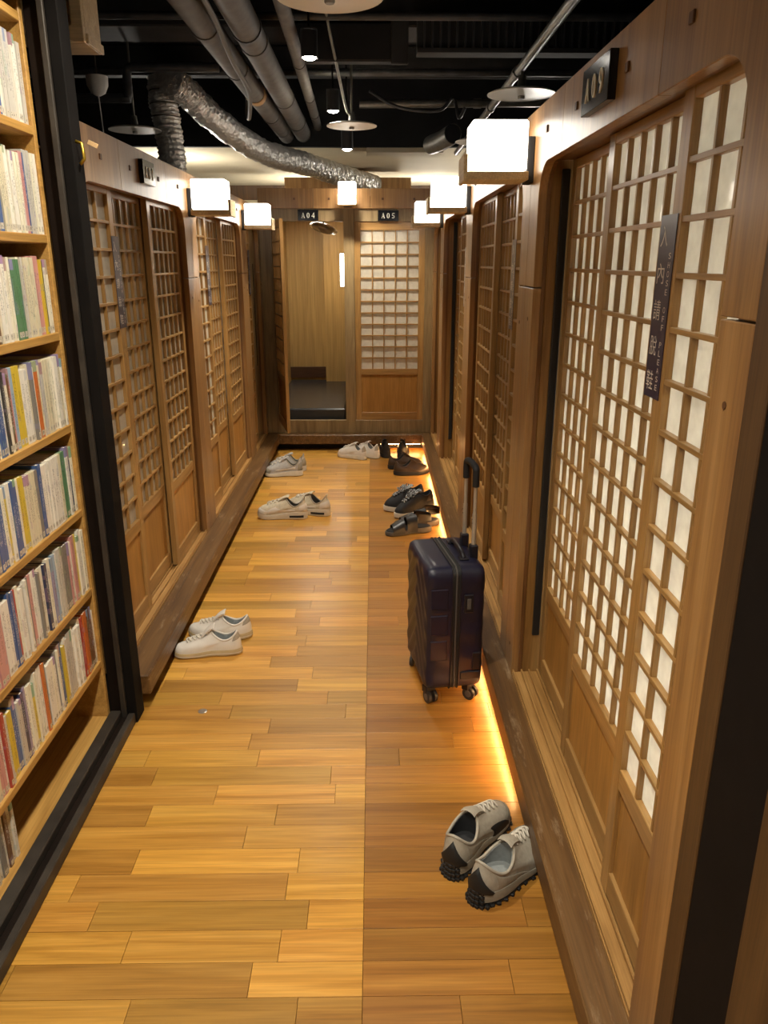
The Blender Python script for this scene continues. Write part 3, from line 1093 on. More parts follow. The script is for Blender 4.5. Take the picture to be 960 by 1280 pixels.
def plaque(text, loc, rz, w, h, label, cell):
    """front faces local -y; origin at the lower back centre"""
    t = thing('number_plaque', loc, rz, label, 'plaque')
    MB().box(-w / 2, w / 2, -0.018, 0.0, 0, h, 0.001).build('plate', M['plaque'], t)
    gh = h * 0.5
    adv = cell
    x = -adv * (len(text) - 1) / 2
    for ch in text:
        mb = MB()
        for poly in glyph_polys(ch):
            mb.prism([(x + (px - 0.35) * gh * 0.95, h * 0.24 + py * gh) for (px, py) in poly], lambda u, v, w_: (u, w_, v), -0.0205, -0.018)
        mb.build('numeral' if ch.isdigit() else 'letter', M['plaque_letter'], t)
        x += adv
    return t


plaque('A09', (XR, 1.825, 1.862), -PI / 2, 0.205, 0.092, 'glossy plaque reading A09 on the right fascia', 0.052)
plaque('A01', (XL, 3.352, 1.845), PI / 2, 0.165, 0.088, 'glossy plaque reading A01 on the left fascia', 0.045)
plaque('A04', (-0.513, YF - 0.008, 1.868), 0, 0.162, 0.078, 'black plaque reading A04 over the open door', 0.040)
plaque('A05', (0.124, YF - 0.008, 1.866), 0, 0.164, 0.078, 'black plaque reading A05 over the closed door', 0.040)


# ================================================================== OBJECTS: shoes-off stickers
def text_geo(body, size):
    cu = bpy.data.curves.new('t', 'FONT')
    cu.body = body
    cu.size = size
    ob = bpy.data.objects.new('t', cu)
    col.objects.link(ob)
    me = ob.to_mesh()
    vs_ = [tuple(v.co) for v in me.vertices]
    fs = [tuple(p.vertices) for p in me.polygons]
    ob.to_mesh_clear()
    bpy.data.objects.remove(ob)
    bpy.data.curves.remove(cu)
    x0 = min(v[0] for v in vs_); x1 = max(v[0] for v in vs_)
    y0_ = min(v[1] for v in vs_); y1_ = max(v[1] for v in vs_)
    return vs_, fs, x0, x1, y0_, y1_


_gl = {}


def glyph_mesh(ch, w, h):
    key = (ch, w, h)
    if key not in _gl:
        v, f, x0, x1, ya, yb = text_geo(ch, 1.0)
        sx = w / max(x1 - x0, 1e-6); sy = h / max(yb - ya, 1e-6)
        me = bpy.data.meshes.new('character')
        me.from_pydata([((p[0] - (x0 + x1) / 2) * sx, 0.0, (p[1] - (ya + yb) / 2) * sy) for p in v], [], f)
        me.materials.append(M['sticker_txt'])
        _gl[key] = me
    return _gl[key]


def sticker(loc, rz, label, latin=True):
    W, H = 0.078, 0.326
    t = thing('shoes_off_sticker', loc, rz, label, 'sign', 'shoes off stickers on the booth doors')
    # local: front -y, x runs to the reader's right
    MB().box(-W / 2, W / 2, -0.0012, -0.0002, 0, H).build('film', M['sticker'], t)
    for k, ch in enumerate('入內請脫鞋'):
        inst(glyph_mesh(ch, 0.034, 0.036), 'character', t, (-0.014, -0.0016, H - 0.036 - k * 0.0645))
    if latin:
        z = H - 0.070
        for ch in 'SHOSE OFF PLEASE':
            if ch != ' ':
                inst(glyph_mesh(ch, 0.0105, 0.0105), 'letter', t, (0.022, -0.0016, z))
            z -= 0.0156
    return t


def on_right(y, d): return (XR + d, y, 1.305)
def on_left(y, d): return (XL - d, y, 1.315)


sticker(on_right(1.455, 0.0395), -PI / 2, 'navy vertical shoes-off sticker on the booth A09 door')
sticker(on_right(2.565 + 0.465, 0.0395), -PI / 2, 'navy vertical shoes-off sticker on the booth next to A09')
sticker(on_right(4.145 + 0.455, 0.0395), -PI / 2, 'navy shoes-off sticker two booths along from A09')
sticker(on_left(2.995, 0.0335), PI / 2, 'navy vertical shoes-off sticker on the booth A01 door')
sticker(on_left(4.105 + 0.525, 0.0335), PI / 2, 'navy shoes-off sticker on the booth beside A01')
sticker(on_left(5.74 + 0.42, 0.0335), PI / 2, 'navy shoes-off sticker on the left booth beside A04')


# ================================================================== OBJECTS: wall lamps
def wall_lamp(loc, rz, label, sc=1.0):
    """local: sticks out along -y from the wall, z = 0 at the tray's underside"""
    t = thing('wall_lamp', loc, rz, label, 'lamp', 'box shaped wall lamps')
    MB().box(-0.034, 0.034, -0.022, 0, -0.005, 0.125, 0.002).build('back_plate', M['black'], t)
    MB().cyl((0.0, -0.0225, 0.055), (0.0, -0.026, 0.055), 0.006, n=10).build('screw', M['screw'], t)
    g = MB().box(-0.068, 0.068, -0.195, -0.028, 0.026, 0.165)
    g.build('glass_shade', M['glass_lamp'], t, bevel=0.006)
    MB().box(-0.072, 0.072, -0.205, -0.0225, 0.0, 0.0245, 0.002).build('tray', M['lamp_wood'], t)
    MB().box(-0.072, 0.072, -0.218, -0.2055, -0.004, 0.072, 0.002).build('lip', M['lamp_wood'], t)
    return t


ZL = 1.785
wall_lamp((XR, R_MOD[1], ZL), -PI / 2, 'glowing box wall lamp on the post beside booth A09')
wall_lamp((XR, R_MOD[2], ZL), -PI / 2, 'glowing box wall lamp two posts along from A09')
wall_lamp((XR, R_MOD[3], ZL), -PI / 2, 'glowing box wall lamp on the right post closest to A05')
wall_lamp((XL, L_MOD[1], ZL - 0.015), PI / 2, 'glowing box wall lamp on the post beside booth A01')
wall_lamp((XL, L_MOD[2], ZL - 0.015), PI / 2, 'glowing box wall lamp on the left post closest to A04')
wall_lamp(((XC0 + XC1) / 2 - 0.003, YF - 0.03, 1.972), 0, 'glowing box wall lamp between the A04 and A05 plaques')

# LED strips hidden under the sills, washing the floor
ld = MB().box(0.4265, 0.4345, 1.98, 6.46, 0.0525, 0.0595).build('led_strip', M['led'])
tag(ld, 'warm LED strip glowing under the right sill', 'LED strip')
ld2 = MB().box(0.06, 0.40, 6.505, 6.513, 0.0525, 0.0595).build('led_strip', M['led'])
tag(ld2, 'short warm LED strip glowing under the sill below A05', 'LED strip')

# ================================================================== OBJECTS: inside the open booth
mt = thing('mattress', (-0.57, 7.55, 0.2005), 0, 'black vinyl mattress inside the open booth A04', 'mattress')
mm = MB().box(-0.325, 0.325, -0.87, 0.87, 0.0, 0.135)
mm.build('pad', M['mattress'], mt, bevel=0.012)
ip = thing('light_panel', (-0.295, 8.2995, 1.31), 0, 'upright white light panel on the back wall of booth A04', 'lamp')
MB().box(-0.045, 0.045, -0.012, 0, 0, 0.33, 0.002).build('casing', M['steel_black'], ip)
MB().box(-0.04, 0.04, -0.0135, -0.0125, 0.005, 0.325).build('diffuser', M['lit_panel'], ip)
# ribbed grey shade hanging at the top of the doorway
M['grey_shade'] = plain('smoky_ribbed_plastic', srgb('8a8078'), 0.25, 0.2, 0.2, 30)
rb = thing('ribbed_pendant', (-0.43, 7.2, 1.835), 0, 'ribbed smoky shade at the top of the A04 doorway', 'lamp shade')
rows = []
for i in range(13):
    a = -PI / 2 + PI * i / 12
    rowp = []
    for k in range(40):
        th = 2 * PI * k / 40
        q = (1 + 0.06 * math.cos(10 * th)) * math.cos(a)
        rowp.append((0.115 * q * math.cos(th), 0.115 * q * math.sin(th), 0.045 * math.sin(a) - 0.25 * 0.115 * q * math.cos(th)))
    rows.append(rowp)
sh = MB().grid(rows, True).build('shade', M['grey_shade'], rb, smooth=True)
MB().cyl((0, 0, 0.04), (0, 0, 0.1245), 0.006, n=8).build('stem', M['steel_black'], rb)

# ================================================================== OBJECTS: ceiling services
def straight_pipe(name, p0, p1, r, mat, label, cat='pipe', group=None, rings=(), ring_r=1.08, ring_mat=None):
    a, b = Vector(p0), Vector(p1)
    t = thing(name, p0, 0, label, cat, group)
    MB().cyl((0, 0, 0), b - a, r, n=20).build('run', mat, t, smooth=True, angle=0.8)
    dirn = (b - a).normalized()
    for (q, wid, mt_) in rings:
        c = (b - a) * q
        MB().cyl(c - dirn * wid / 2, c + dirn * wid / 2, r * ring_r, n=20).build('collar', mt_ or mat, t, smooth=True, angle=0.8)
    return t


straight_pipe('lagged_pipe', (-0.775, 2.2, 2.575), (-0.735, 7.29, 2.585), 0.062, M['pipe'], 'grey lagged pipe with tan tape band under the black ceiling', 'pipe', None,
              ((0.36, 0.05, None), (0.52, 0.03, None), (0.655, 0.09, M['tape']), (0.80, 0.02, None), (0.93, 0.02, None)))
straight_pipe('lagged_pipe', (-0.585, 2.2, 2.60), (-0.595, 7.29, 2.60), 0.068, M['pipe'], 'thick grey lagged pipe with dark joints beside the taped one', 'pipe', None,
              ((0.38, 0.03, M['pipe_dark']), (0.43, 0.05, None), (0.7, 0.02, None), (0.88, 0.03, None)))
straight_pipe('thin_pipe', (-0.36, 2.2, 2.62), (-0.465, 7.29, 2.655), 0.034, M['pipe'], 'thin grey pipe running beside the lagged pair', 'pipe', None,
              ((0.55, 0.03, None), (0.75, 0.02, None), (0.88, 0.02, None)), 1.12)
# cables strapped along the pipe
cb = MB().tube(catmull([(-0.68, 2.6, 2.56), (-0.665, 3.6, 2.54), (-0.69, 4.3, 2.50), (-0.70, 4.9, 2.47), (-0.79, 5.5, 2.44), (-0.83, 5.7, 2.49), (-0.80, 5.55, 2.62)], 10), 0.013, 8).build('cable', M['cable'], None, smooth=True)
tag(cb, 'slack grey cable looping below the lagged pipes', 'cable')

# crinkled flexible duct: a riser behind the left booths and a long run to the far end
def flex(name, pts, r, label, seed):
    path = catmull(pts, 26)
    nz = Vector((seed * 3.1, 0, 0))

    def rad(i):
        base = r * (1 + 0.055 * math.sin(i * 1.9) + 0.03 * math.sin(i * 0.43 + seed))
        return lambda th: base * (1 + 0.09 * noise.noise(nz + Vector((i * 0.35, math.cos(th) * 2.2, math.sin(th) * 2.2))))
    o = MB().tube(path, rad, 22).build(name, M['foil'], None, smooth=True, angle=0.9)
    return tag(o, label, 'duct')


riser = flex('flexible_duct', [(-1.42, 5.9, 1.935), (-1.40, 5.9, 2.2), (-1.415, 5.9, 2.45), (-1.44, 5.92, 2.62), (-1.44, 5.95, 2.74)], 0.092, 'crinkled silver duct rising behind the left booths', 1)
flex('flexible_duct', [(-1.34, 5.75, 2.70), (-1.27, 5.95, 2.655), (-1.15, 6.25, 2.545), (-0.90, 6.85, 2.41), (-0.55, 7.4, 2.365), (-0.22, 7.8, 2.30), (0.02, 8.05, 2.255)], 0.092, 'long crinkled silver duct swooping towards the far booths', 2)
for k, z in enumerate((2.50, 2.58, 2.66)):
    MB().tube([(-1.42 + 0.098 * math.cos(a), 5.9 + 0.098 * math.sin(a), z) for a in [2 * PI * q / 20 for q in range(20)]], 0.004, 6, closed=True).build('wire_tie', M['cable'], riser, smooth=True)


# flat disc lamps on stems
def disc_lamp(loc, r, stem, label, tilt=(0, 0)):
    t = thing('disc_lamp', loc, 0, label, 'lamp', 'flat enamel disc lamps')
    t.rotation_euler = (tilt[0], tilt[1], 0)
    MB().lathe([(0.02, 0.0), (r * 0.9, 0.006), (r, 0.004), (r * 1.005, 0.008), (r * 0.9, 0.016), (0.03, 0.03), (0.02, 0.032)], 40).build('disc', M['disc'], t, smooth=True, angle=0.7)
    MB().lathe([(0.014, -0.014), (0.017, -0.010), (0.017, -0.0005)], 14).build('knob', M['conduit'], t, smooth=True, angle=0.7)
    MB().cyl((0, 0, 0.032), (0, 0, 0.09), 0.024, 0.018, 14).build('socket', M['conduit'], t, smooth=True, angle=0.7)
    if stem > 0.095:
        MB().cyl((0, 0, 0.09), (0, 0, stem), 0.008, n=10).build('stem', M['conduit'], t, smooth=True, angle=0.7)
    return t


disc_lamp((-0.13, 2.75, 2.325), 0.168, 0.72, 'large pale disc lamp hanging over the corridor before the pipes end')
disc_lamp((-0.135, 5.62, 2.40), 0.165, 0.46, 'pale disc lamp above the silver duct over the corridor')
disc_lamp((-1.53, 5.5, 2.355), 0.165, 0.66, 'pale disc lamp hanging in front of the rising silver duct')
disc_lamp((0.73, 4.2, 2.325), 0.165, 0.108, 'pale disc lamp hung from the galvanised trunking over the right booths')
disc_lamp((0.73, 5.75, 2.325), 0.165, 0.108, 'pale disc lamp on the trunking half hidden by a wall lamp')
disc_lamp((0.25, 0.3, 2.33), 0.165, 0.70, 'pale disc lamp hanging over the corridor beside the dark pillar')

# slim trunking over the right booths with conduit stubs
straight_pipe('trunking', (0.73, 2.2, 2.455), (0.73, 7.29, 2.455), 0.022, M['conduit'], 'galvanised trunking above the right booths', 'pipe', None, ((0.42, 0.06, None), (0.6, 0.05, None)), 1.3)
tb = thing('duct_stub', (0.60, 6.3, 2.46), 0, 'open ended pale pipe stub beside the trunking', 'pipe')
MB().tube([(0, 0, 0), (-0.06, 0.18, -0.02), (-0.13, 0.42, -0.02)], 0.07, 20, caps=False).build('pipe_wall', M['conduit'], tb, smooth=True)
MB().tube([(0, 0.002, 0), (-0.06, 0.18, -0.02), (-0.13, 0.40, -0.02)], 0.064, 20, caps=True).build('bore', M['black'], tb, smooth=True, angle=0.7)


def spot_can(loc, label, drop, watts, cone=1.5, tgt=None):
    t = thing('ceiling_spot', loc, 0, label, 'lamp', 'black ceiling spot cans')
    MB().tube([(0, 0, 0.0), (0, 0, 0.12)], 0.042, 18, caps=False).build('can', M['black'], t, smooth=True)
    MB().cyl((0, 0, 0.1205), (0, 0, 0.128), 0.042, n=18).build('cap', M['black'], t, smooth=True, angle=0.7)
    MB().lathe([(0.010, -0.010), (0.026, -0.006), (0.036, 0.004), (0.036, 0.010)], 16).build('bulb', M['bulb'], t)
    MB().cyl((0, 0, 0.128), (0, 0, drop), 0.006, n=8).build('stem', M['steel_black'], t)
    spot('spot_light', (loc[0], loc[1], loc[2] - 0.022), watts, cone, 0.75, 0.04, target=tgt or (loc[0], loc[1], 0))
    return t


spot_can((-0.315, 4.4, 2.53), 'black ceiling spot can beside the thin grey pipe', 0.5, SPOT_W * 1.1, 1.75)
spot_can((-0.255, 5.6, 2.49), 'black ceiling spot can near the disc lamp over the corridor', 0.35, SPOT_W * 1.1, 1.75)
spot_can((-0.18, 6.05, 2.32), 'black ceiling spot can just before the cream soffit', 0.6, SPOT_W * 0.6, 1.9, (-0.18, 6.4, 0.6))
spot_can((-0.30, 2.0, 2.62), 'black ceiling spot can over the corridor beside the bookshelf', 0.4, SPOT_W * 0.72, 2.1, (-0.95, 1.9, 0.6))
spot_can((-0.25, 0.55, 2.62), 'black ceiling spot can over the corridor before the bookshelf', 0.4, SPOT_W, 2.1, (-0.85, 0.9, 0.3))
spot_can((-0.25, -0.9, 2.62), 'black ceiling spot can at the corridor entrance', 0.4, SPOT_W * 0.6, 2.1, (-0.8, -0.5, 0.3))

for (px_, py_, lab) in ((-0.75, 9.95, 'unseen fill globe beyond booth A04'), (0.75, 9.95, 'unseen fill globe beyond booth A05'),
                        (-1.9, 8.0, 'unseen fill globe in the aisle beside booth A04'), (1.6, 8.0, 'unseen fill globe in the aisle beside booth A05')):
    t = thing('unseen_fill_globe', (px_, py_, 1.94), 0, lab, 'lamp', 'unseen fill globes beyond the far booths')  # added globe lights, kept out of sight, to brighten the cream soffit
    MB().lathe([(0.09 * math.sin(PI * k / 12) + 0.002, 0.09 - 0.09 * math.cos(PI * k / 12)) for k in range(13)], 20).build('globe', M['globe'], t, smooth=True)
    MB().cyl((0, 0, 0.181), (0, 0, 0.56), 0.005, n=8).build('cord', M['cable'], t)

# white glass cup pendant above the left booths
cp = thing('cup_pendant', (-1.33, 4.2, 2.32), 0, 'white glass cup pendant over the left booths', 'lamp')
MB().lathe([(0.012, 0.0), (0.034, 0.012), (0.05, 0.045), (0.052, 0.085), (0.046, 0.087), (0.03, 0.03), (0.01, 0.02)], 24).build('cup', M['cup'], cp, smooth=True, angle=0.9)
MB().cyl((0, 0, 0.088), (0, 0, 0.735), 0.004, n=6).build('cord', M['cable'], cp)
MB().cyl((0, 0, -0.001), (0.01, 0, -0.30), 0.003, n=6).build('pull_cord', M['cup'], cp)

# dark pipes across the black ceiling
pz = MB().tube(catmull([(-3.0, 5.0, 2.455), (-1.55, 5.0, 2.455), (-1.43, 5.0, 2.46), (-1.41, 5.0, 2.50), (-1.41, 5.0, 2.57), (-1.39, 5.0, 2.61), (-1.28, 5.0, 2.613), (-0.88, 5.0, 2.615)], 6), 0.026, 12).build('bent_pipe', M['pipe_dark'], None, smooth=True)
tag(pz, 'dark bent pipe stepping up across the ceiling', 'pipe')
straight_pipe('cross_pipe', (-3.4, 6.0, 2.80), (3.4, 6.0, 2.80), 0.024, M['pipe_dark'], 'dark straight pipe crossing under the ceiling beyond the grille', 'pipe')
straight_pipe('cross_pipe', (-0.1, 6.75, 2.735), (3.0, 6.75, 2.76), 0.03, M['conduit'], 'pale galvanised pipe crossing above the right wall lamps', 'pipe', None, ((0.12, 0.05, None), (0.3, 0.06, None)), 1.2)
straight_pipe('cross_pipe', (-3.4, 4.72, 2.80), (3.4, 4.72, 2.80), 0.02, M['pipe_dark'], 'thin dark pipe crossing just before the air grille', 'pipe')
cb2 = MB().tube(catmull([(-0.02, 6.6, 2.80), (0.2, 6.55, 2.68), (0.5, 6.55, 2.655), (0.62, 6.55, 2.74), (0.66, 6.5, 2.60), (0.70, 6.45, 2.66)], 10), 0.012, 8).build('cable', M['pipe_dark'], None, smooth=True)
tag(cb2, 'dark cable sagging along the pale galvanised pipe', 'cable')
cb3 = MB().tube(catmull([(-0.25, 4.4, 2.9), (-0.24, 4.7, 2.80), (-0.20, 5.2, 2.62), (-0.17, 5.5, 2.50), (-0.14, 5.55, 2.46)], 10), 0.009, 8).build('cable', M['conduit'], None, smooth=True)
tag(cb3, 'pale cable feeding the disc lamp over the corridor', 'cable')

# air grille
gr = thing('air_grille', (0.62, 5.0, 2.715), 0, 'black air grille of upright slats under the ceiling', 'grille')
MB().box(-0.36, 0.95, 0.03, 0.12, -0.02, 0.17).build('housing', M['ceil2'], gr)
for (z0_, z1_) in ((-0.02, 0.005), (0.145, 0.17)):
    MB().box(-0.36, 0.95, 0.0, 0.03, z0_, z1_, 0.002).build('frame_rail', M['ceil2'], gr)
ms = MB().box(-0.006, 0.006, 0.0, 0.028, 0.005, 0.145, 0.001).mesh('slat', M['pipe_dark'])
for k in range(26):
    inst(ms, 'slat', gr, (-0.32 + k * 0.047, 0, 0))
fan = thing('ceiling_unit', (-0.25, 5.05, 2.66), 0, 'dark boxy ceiling unit beside the air grille', 'ceiling unit')
MB().box(-0.2, 0.42, 0.0, 0.09, 0.0, 0.2, 0.01).build('casing', M['ceil'], fan)
MB().box(0.36, 0.46, -0.03, 0.0, -0.02, 0.22, 0.006).build('cover', M['ceil2'], fan)

# hanging wooden light box beyond the bookshelf
lb = thing('wooden_light_box', (-1.06, 3.0, 2.26), 0, 'pale wooden box sign hanging above the bookshelf post', 'box sign')
bx_ = MB().box(-0.14, 0.088, 0.0, 0.16, 0.0, 0.5)
bx_.build('body', M['lamp_wood'], lb, bevel=0.004)
MB().box(0.086, 0.096, 0.0, 0.16, 0.0, 0.03, 0.002).build('frame_bar', M['lamp_wood'], lb)
for (xa, xb, za, zb_) in ((-0.14, 0.088, 0.0, 0.05), (0.05, 0.088, 0.05, 0.5), (-0.14, -0.10, 0.05, 0.5)):
    MB().box(xa, xb, -0.025, -0.0005, za, zb_, 0.002).build('frame_bar', M['lamp_wood'], lb)
MB().cyl((0, 0.08, 0.5), (0, 0.08, 0.79), 0.006, n=8).build('hanger', M['steel_black'], lb)


# ================================================================== OBJECTS: shoes
class ShoeShape:
    def __init__(s, L=0.28, W=0.1, side=1, zs_heel=0.03, zs_toe=0.022, box=0.05, cy=0.25, ca=0.185, cb=0.031,
                 zh=0.092, zside=0.066, zf=0.098, spring=0.01, full=0.24):
        s.__dict__.update(locals())

    def zs(s, u): return s.zs_heel + (s.zs_toe - s.zs_heel) * min(1, max(0, (u - 0.25) / 0.5))
    def lift(s, u): return s.spring * max(0, (u - 0.75) / 0.25) ** 2

    def cx(s, u):                                   # banana curve of a foot
        return s.side * (0.010 * math.sin(PI * min(1, u * 1.1)) - 0.012 * max(0, u - 0.7) / 0.3)

    def outline(s, ph, off=0.0):
        u = 0.5 - 0.5 * math.cos(ph)
        sh = lerp_table([(0, 0.80), (0.2, 0.80), (0.42, 0.76), (0.68, 1.0), (0.86, 0.97), (1, 0.86)], u)
        e = abs(2 * u - 1) ** 4.2
        hw = s.W / 2 * sh * max(0.0, 1 - e) ** 0.5
        sg = 1 if math.sin(ph) >= 0 else -1
        x = s.cx(u) + sg * hw + off * math.sin(ph)
        y = u * s.L - off * math.cos(ph)
        return x, y, u

    def P(s, ph, off=0.0):
        x, y, u = s.outline(ph, off)
        return Vector((x, y, s.zs(u) + s.lift(u)))

    def Q(s, ph, k=1.0):
        c = math.cos(ph)
        y = s.cy * s.L - s.ca * s.L * c * k
        if c > 0: z = s.zside + (s.zh - s.zside) * c ** 2.2
        else: z = s.zside + (s.zf - s.zside) * (-c) ** 1.5
        return Vector((s.cx(y / s.L) + s.cb * math.sin(ph) * k, y, z))

    def surf(s, ph, t):
        p, q = s.P(ph), s.Q(ph)
        d = Vector((p.x - q.x, p.y - q.y, 0))
        dl = d.length
        dn = d / dl if dl > 1e-6 else Vector((0, 0, 0))
        toe = max(0.0, -math.cos(ph))
        rise = (s.box + 0.006) * (0.62 + 0.38 * toe) if toe > 0 else 0.03
        p1 = p + Vector((0, 0, rise)) + dn * (0.002 + 0.004 * (1 - toe))
        p2 = q + dn * (dl * (0.25 + s.full * toe)) + Vector((0, 0, -0.012 - 0.034 * toe * (1 - 0.2 * toe)))
        a = 1 - t
        return p * a ** 3 + p1 * 3 * a * a * t + p2 * 3 * a * t * t + q * t ** 3

    def normal(s, ph, t):
        e = 1e-3
        du = s.surf(ph + e, t) - s.surf(ph - e, t)
        dv = s.surf(ph, min(1, t + e)) - s.surf(ph, max(0, t - e))
        n = du.cross(dv)
        if n.length < 1e-12: return Vector((0, 0, 1))
        n.normalize()
        c = Vector((s.cx(0.5), s.surf(ph, t).y * 0.7 + 0.3 * 0.5 * s.L, 0.03))
        if n.dot(s.surf(ph, t) - c) < 0: n = -n
        return n


def make_shoe(S, mats, laces=5, tongue=True, patches=(), lugs=False, heel_tab=False, lace_r=0.0022, lace_wild=0.0, air=False, midline=None, bow=False, tip=(-0.022, 0.016)):
    root = thing('shoe')
    MR = 44
    phs = [2 * PI * k / MR for k in range(MR)]
    nt_ = 12
    up_ = MB().grid([[S.surf(ph, t / nt_) for ph in phs] for t in range(nt_ + 1)], True)
    upper = up_.build('upper', mats['upper'], root, smooth=True, angle=1.2)
    # lining and insole
    rows = [[S.Q(ph) for ph in phs]]
    ins = []
    for ph in phs:
        q = S.Q(ph, 0.84); q.z -= 0.003
        ins.append(q)
    rows.append(ins)
    for (k, f) in ((0.93, 0.45), (0.98, 0.12)):
        r_ = []
        for ph in phs:
            q = S.Q(ph, k)
            zb = S.zs(q.y / S.L) + 0.006
            r_.append(Vector((q.x, q.y, zb + (q.z - zb) * f)))
        rows.append(r_)
    lin = MB().grid(rows, True)
    n0 = len(lin.v)
    lin.f.append(tuple(range(n0 - MR, n0)))
    lin.build('lining', mats['lining'], root, smooth=True, angle=1.2)
    MB().tube([S.Q(ph, 0.96) for ph in phs], 0.0042, 8, closed=True).build('collar', mats.get('collar', mats['upper']), root, smooth=True)
    # sole
    def ring(off, zf):
        out = []
        for ph in phs:
            x, y, u = S.outline(ph, off)
            out.append(Vector((x, y, zf(u))))
        return out
    top = lambda u: S.zs(u) + S.lift(u)
    lo = 0.010 if 'outsole' in mats else 0.0
    rows = [ring(-0.003, lambda u: lo + S.lift(u) + 0.0), ring(0.004, lambda u: lo + S.lift(u) + 0.004),
            ring(0.005, lambda u: top(u) - 0.002), ring(0.003, lambda u: top(u) + 0.004), ring(-0.004, lambda u: top(u) + 0.004)]
    so = MB().grid(rows, True)
    so.f.append(tuple(range(MR))[::-1]); so.f.append(tuple(range(4 * MR, 5 * MR)))
    sole = so.build('sole', mats['sole'], root, smooth=True, angle=0.9)
    if 'outsole' in mats:
        rows = [ring(-0.004, lambda u: S.lift(u)), ring(0.003, lambda u: S.lift(u) + 0.003), ring(0.004, lambda u: S.lift(u) + lo - 0.0005), ring(-0.006, lambda u: S.lift(u) + lo - 0.0005)]
        o_ = MB().grid(rows, True)
        o_.f.append(tuple(range(MR))[::-1]); o_.f.append(tuple(range(3 * MR, 4 * MR)))
        outs = o_.build('outsole', mats['outsole'], root, smooth=True, angle=0.9)
    if lugs:                                     # tread lugs climbing the heel
        for i in range(-3, 4):
            for j in range(4):
                if abs(i) > 3.2 - j * 0.35: continue
                ph = i * 0.16
                x, y, u = S.outline(ph, 0.0075)
                z = 0.004 + j * 0.0125
                b_ = MB().box(-0.0055, 0.0055, -0.006, 0.004, -0.0055, 0.0055, 0.0015).build('lug', mats['outsole'], outs, loc=(x * (1 - j * 0.06), y + j * 0.0015, z))
        for ph in [0.6 + 0.19 * k for k in range(29)]:
            x, y, u = S.outline(ph, 0.003)
            b_ = MB().box(-0.006, 0.006, -0.006, 0.006, -0.004, 0.004, 0.0015).build('lug', mats['outsole'], outs, loc=(x, y, 0.0045 + S.lift(u)), rot=(0, 0, -ph))
    if midline:
        rr = [ring(0.0058, lambda u: top(u) * 0.55 + S.lift(u) * 0.45 - 0.002), ring(0.0058, lambda u: top(u) * 0.55 + S.lift(u) * 0.45 + 0.002)]
        MB().grid(rr, True).build('foxing_line', midline, sole)
    if air:                                      # dark window in the heel of the sole
        for sg in (-1, 1):
            rr = []
            for zz in (0.30, 0.62):
                r_ = []
                for k in range(9):
                    ph = sg * (0.55 + 0.72 * k / 8)
                    x, y, u = S.outline(ph, 0.0062)
                    r_.append(Vector((x, y, S.zs(u) * zz)))
                rr.append(r_)
            MB().grid(rr).build('air_window', mats['dark'], sole)

    def patch(nm, mat, ph0, ph1, t0, t1, off=0.0016, nu=14, nv=6, shape=None):
        rr = []
        for j in range(nv + 1):
            r_ = []
            for i in range(nu + 1):
                a = i / nu
                ph = ph0 + (ph1 - ph0) * a
                tt1 = t1 * (shape(a) if shape else 1.0)
                t = t0 + (max(tt1, t0 + 0.01) - t0) * j / nv
                edge = 0.0 if (i in (0, nu) or j in (0, nv)) else off
                r_.append(S.surf(ph, t) + S.normal(ph, t) * (off * 0.4 + edge))
            rr.append(r_)
        return MB().grid(rr).build(nm, mat, root, smooth=True)
    for pz_ in patches:
        patch(*pz_[:6], **(pz_[6] if len(pz_) > 6 else {}))
    if heel_tab:
        q = S.Q(0.0)
        MB().box(-0.009, 0.009, -0.006, 0.002, -0.02, 0.012, 0.002).build('heel_tab', mats.get('tab', mats['upper']), root, loc=(q.x, q.y, q.z))
    tg = None
    if tongue:
        base_, endp = S.surf(PI, 0.82), S.Q(PI) + Vector((0, tip[0], tip[1]))
        rows_f, rows_b = [], []
        for j in range(6):
            t = j / 5
            c = base_.lerp(endp, t) + Vector((0, 0, 0.006 * math.sin(PI * t) + 0.003))
            w = 0.017 + 0.005 * t
            rf, rb_ = [], []
            for i in range(7):
                a = -1 + 2 * i / 6
                p = c + Vector((a * w, 0.0, -0.007 * a * a - (0.004 * a ** 4 if j == 5 else 0)))
                rf.append(p); rb_.append(p + Vector((0, -0.004, -0.003)))
            rows_f.append(rf); rows_b.append(rb_)
        tg_ = MB().grid(rows_f).grid(rows_b[::-1])
        ra = [[rows_f[j][0], rows_b[j][0]] for j in range(6)]; tg_.grid(ra)
        ra = [[rows_f[j][6], rows_b[j][6]] for j in range(6)]; tg_.grid(ra)
        tg_.grid([rows_f[5], rows_b[5]])
        tg = tg_.build('tongue', mats.get('tongue', mats['upper']), root, smooth=True, angle=1.0)
    if laces:
        lm = mats['lace']
        mb = MB()
        pr = []
        for k in range(laces):
            t = 0.93 - 0.40 * k / max(1, laces - 1)
            dl_ = 0.42 - 0.10 * k / max(1, laces - 1)
            a = S.surf(PI - dl_, t) + S.normal(PI - dl_, t) * 0.003
            b_ = S.surf(PI + dl_, t) + S.normal(PI + dl_, t) * 0.003
            m_ = S.surf(PI, t) + Vector((0, 0.001, 0.0075))
            pr.append((a, m_, b_))
            jit = lambda: Vector((rnd.uniform(-1, 1), rnd.uniform(-1, 1), rnd.uniform(0, 1))) * lace_wild
            mb.tube(catmull([a, a.lerp(m_, 0.6) + Vector((0, 0, 0.002)) + jit(), m_ + jit(), b_.lerp(m_, 0.6) + Vector((0, 0, 0.002)) + jit(), b_], 4), lace_r, 6)
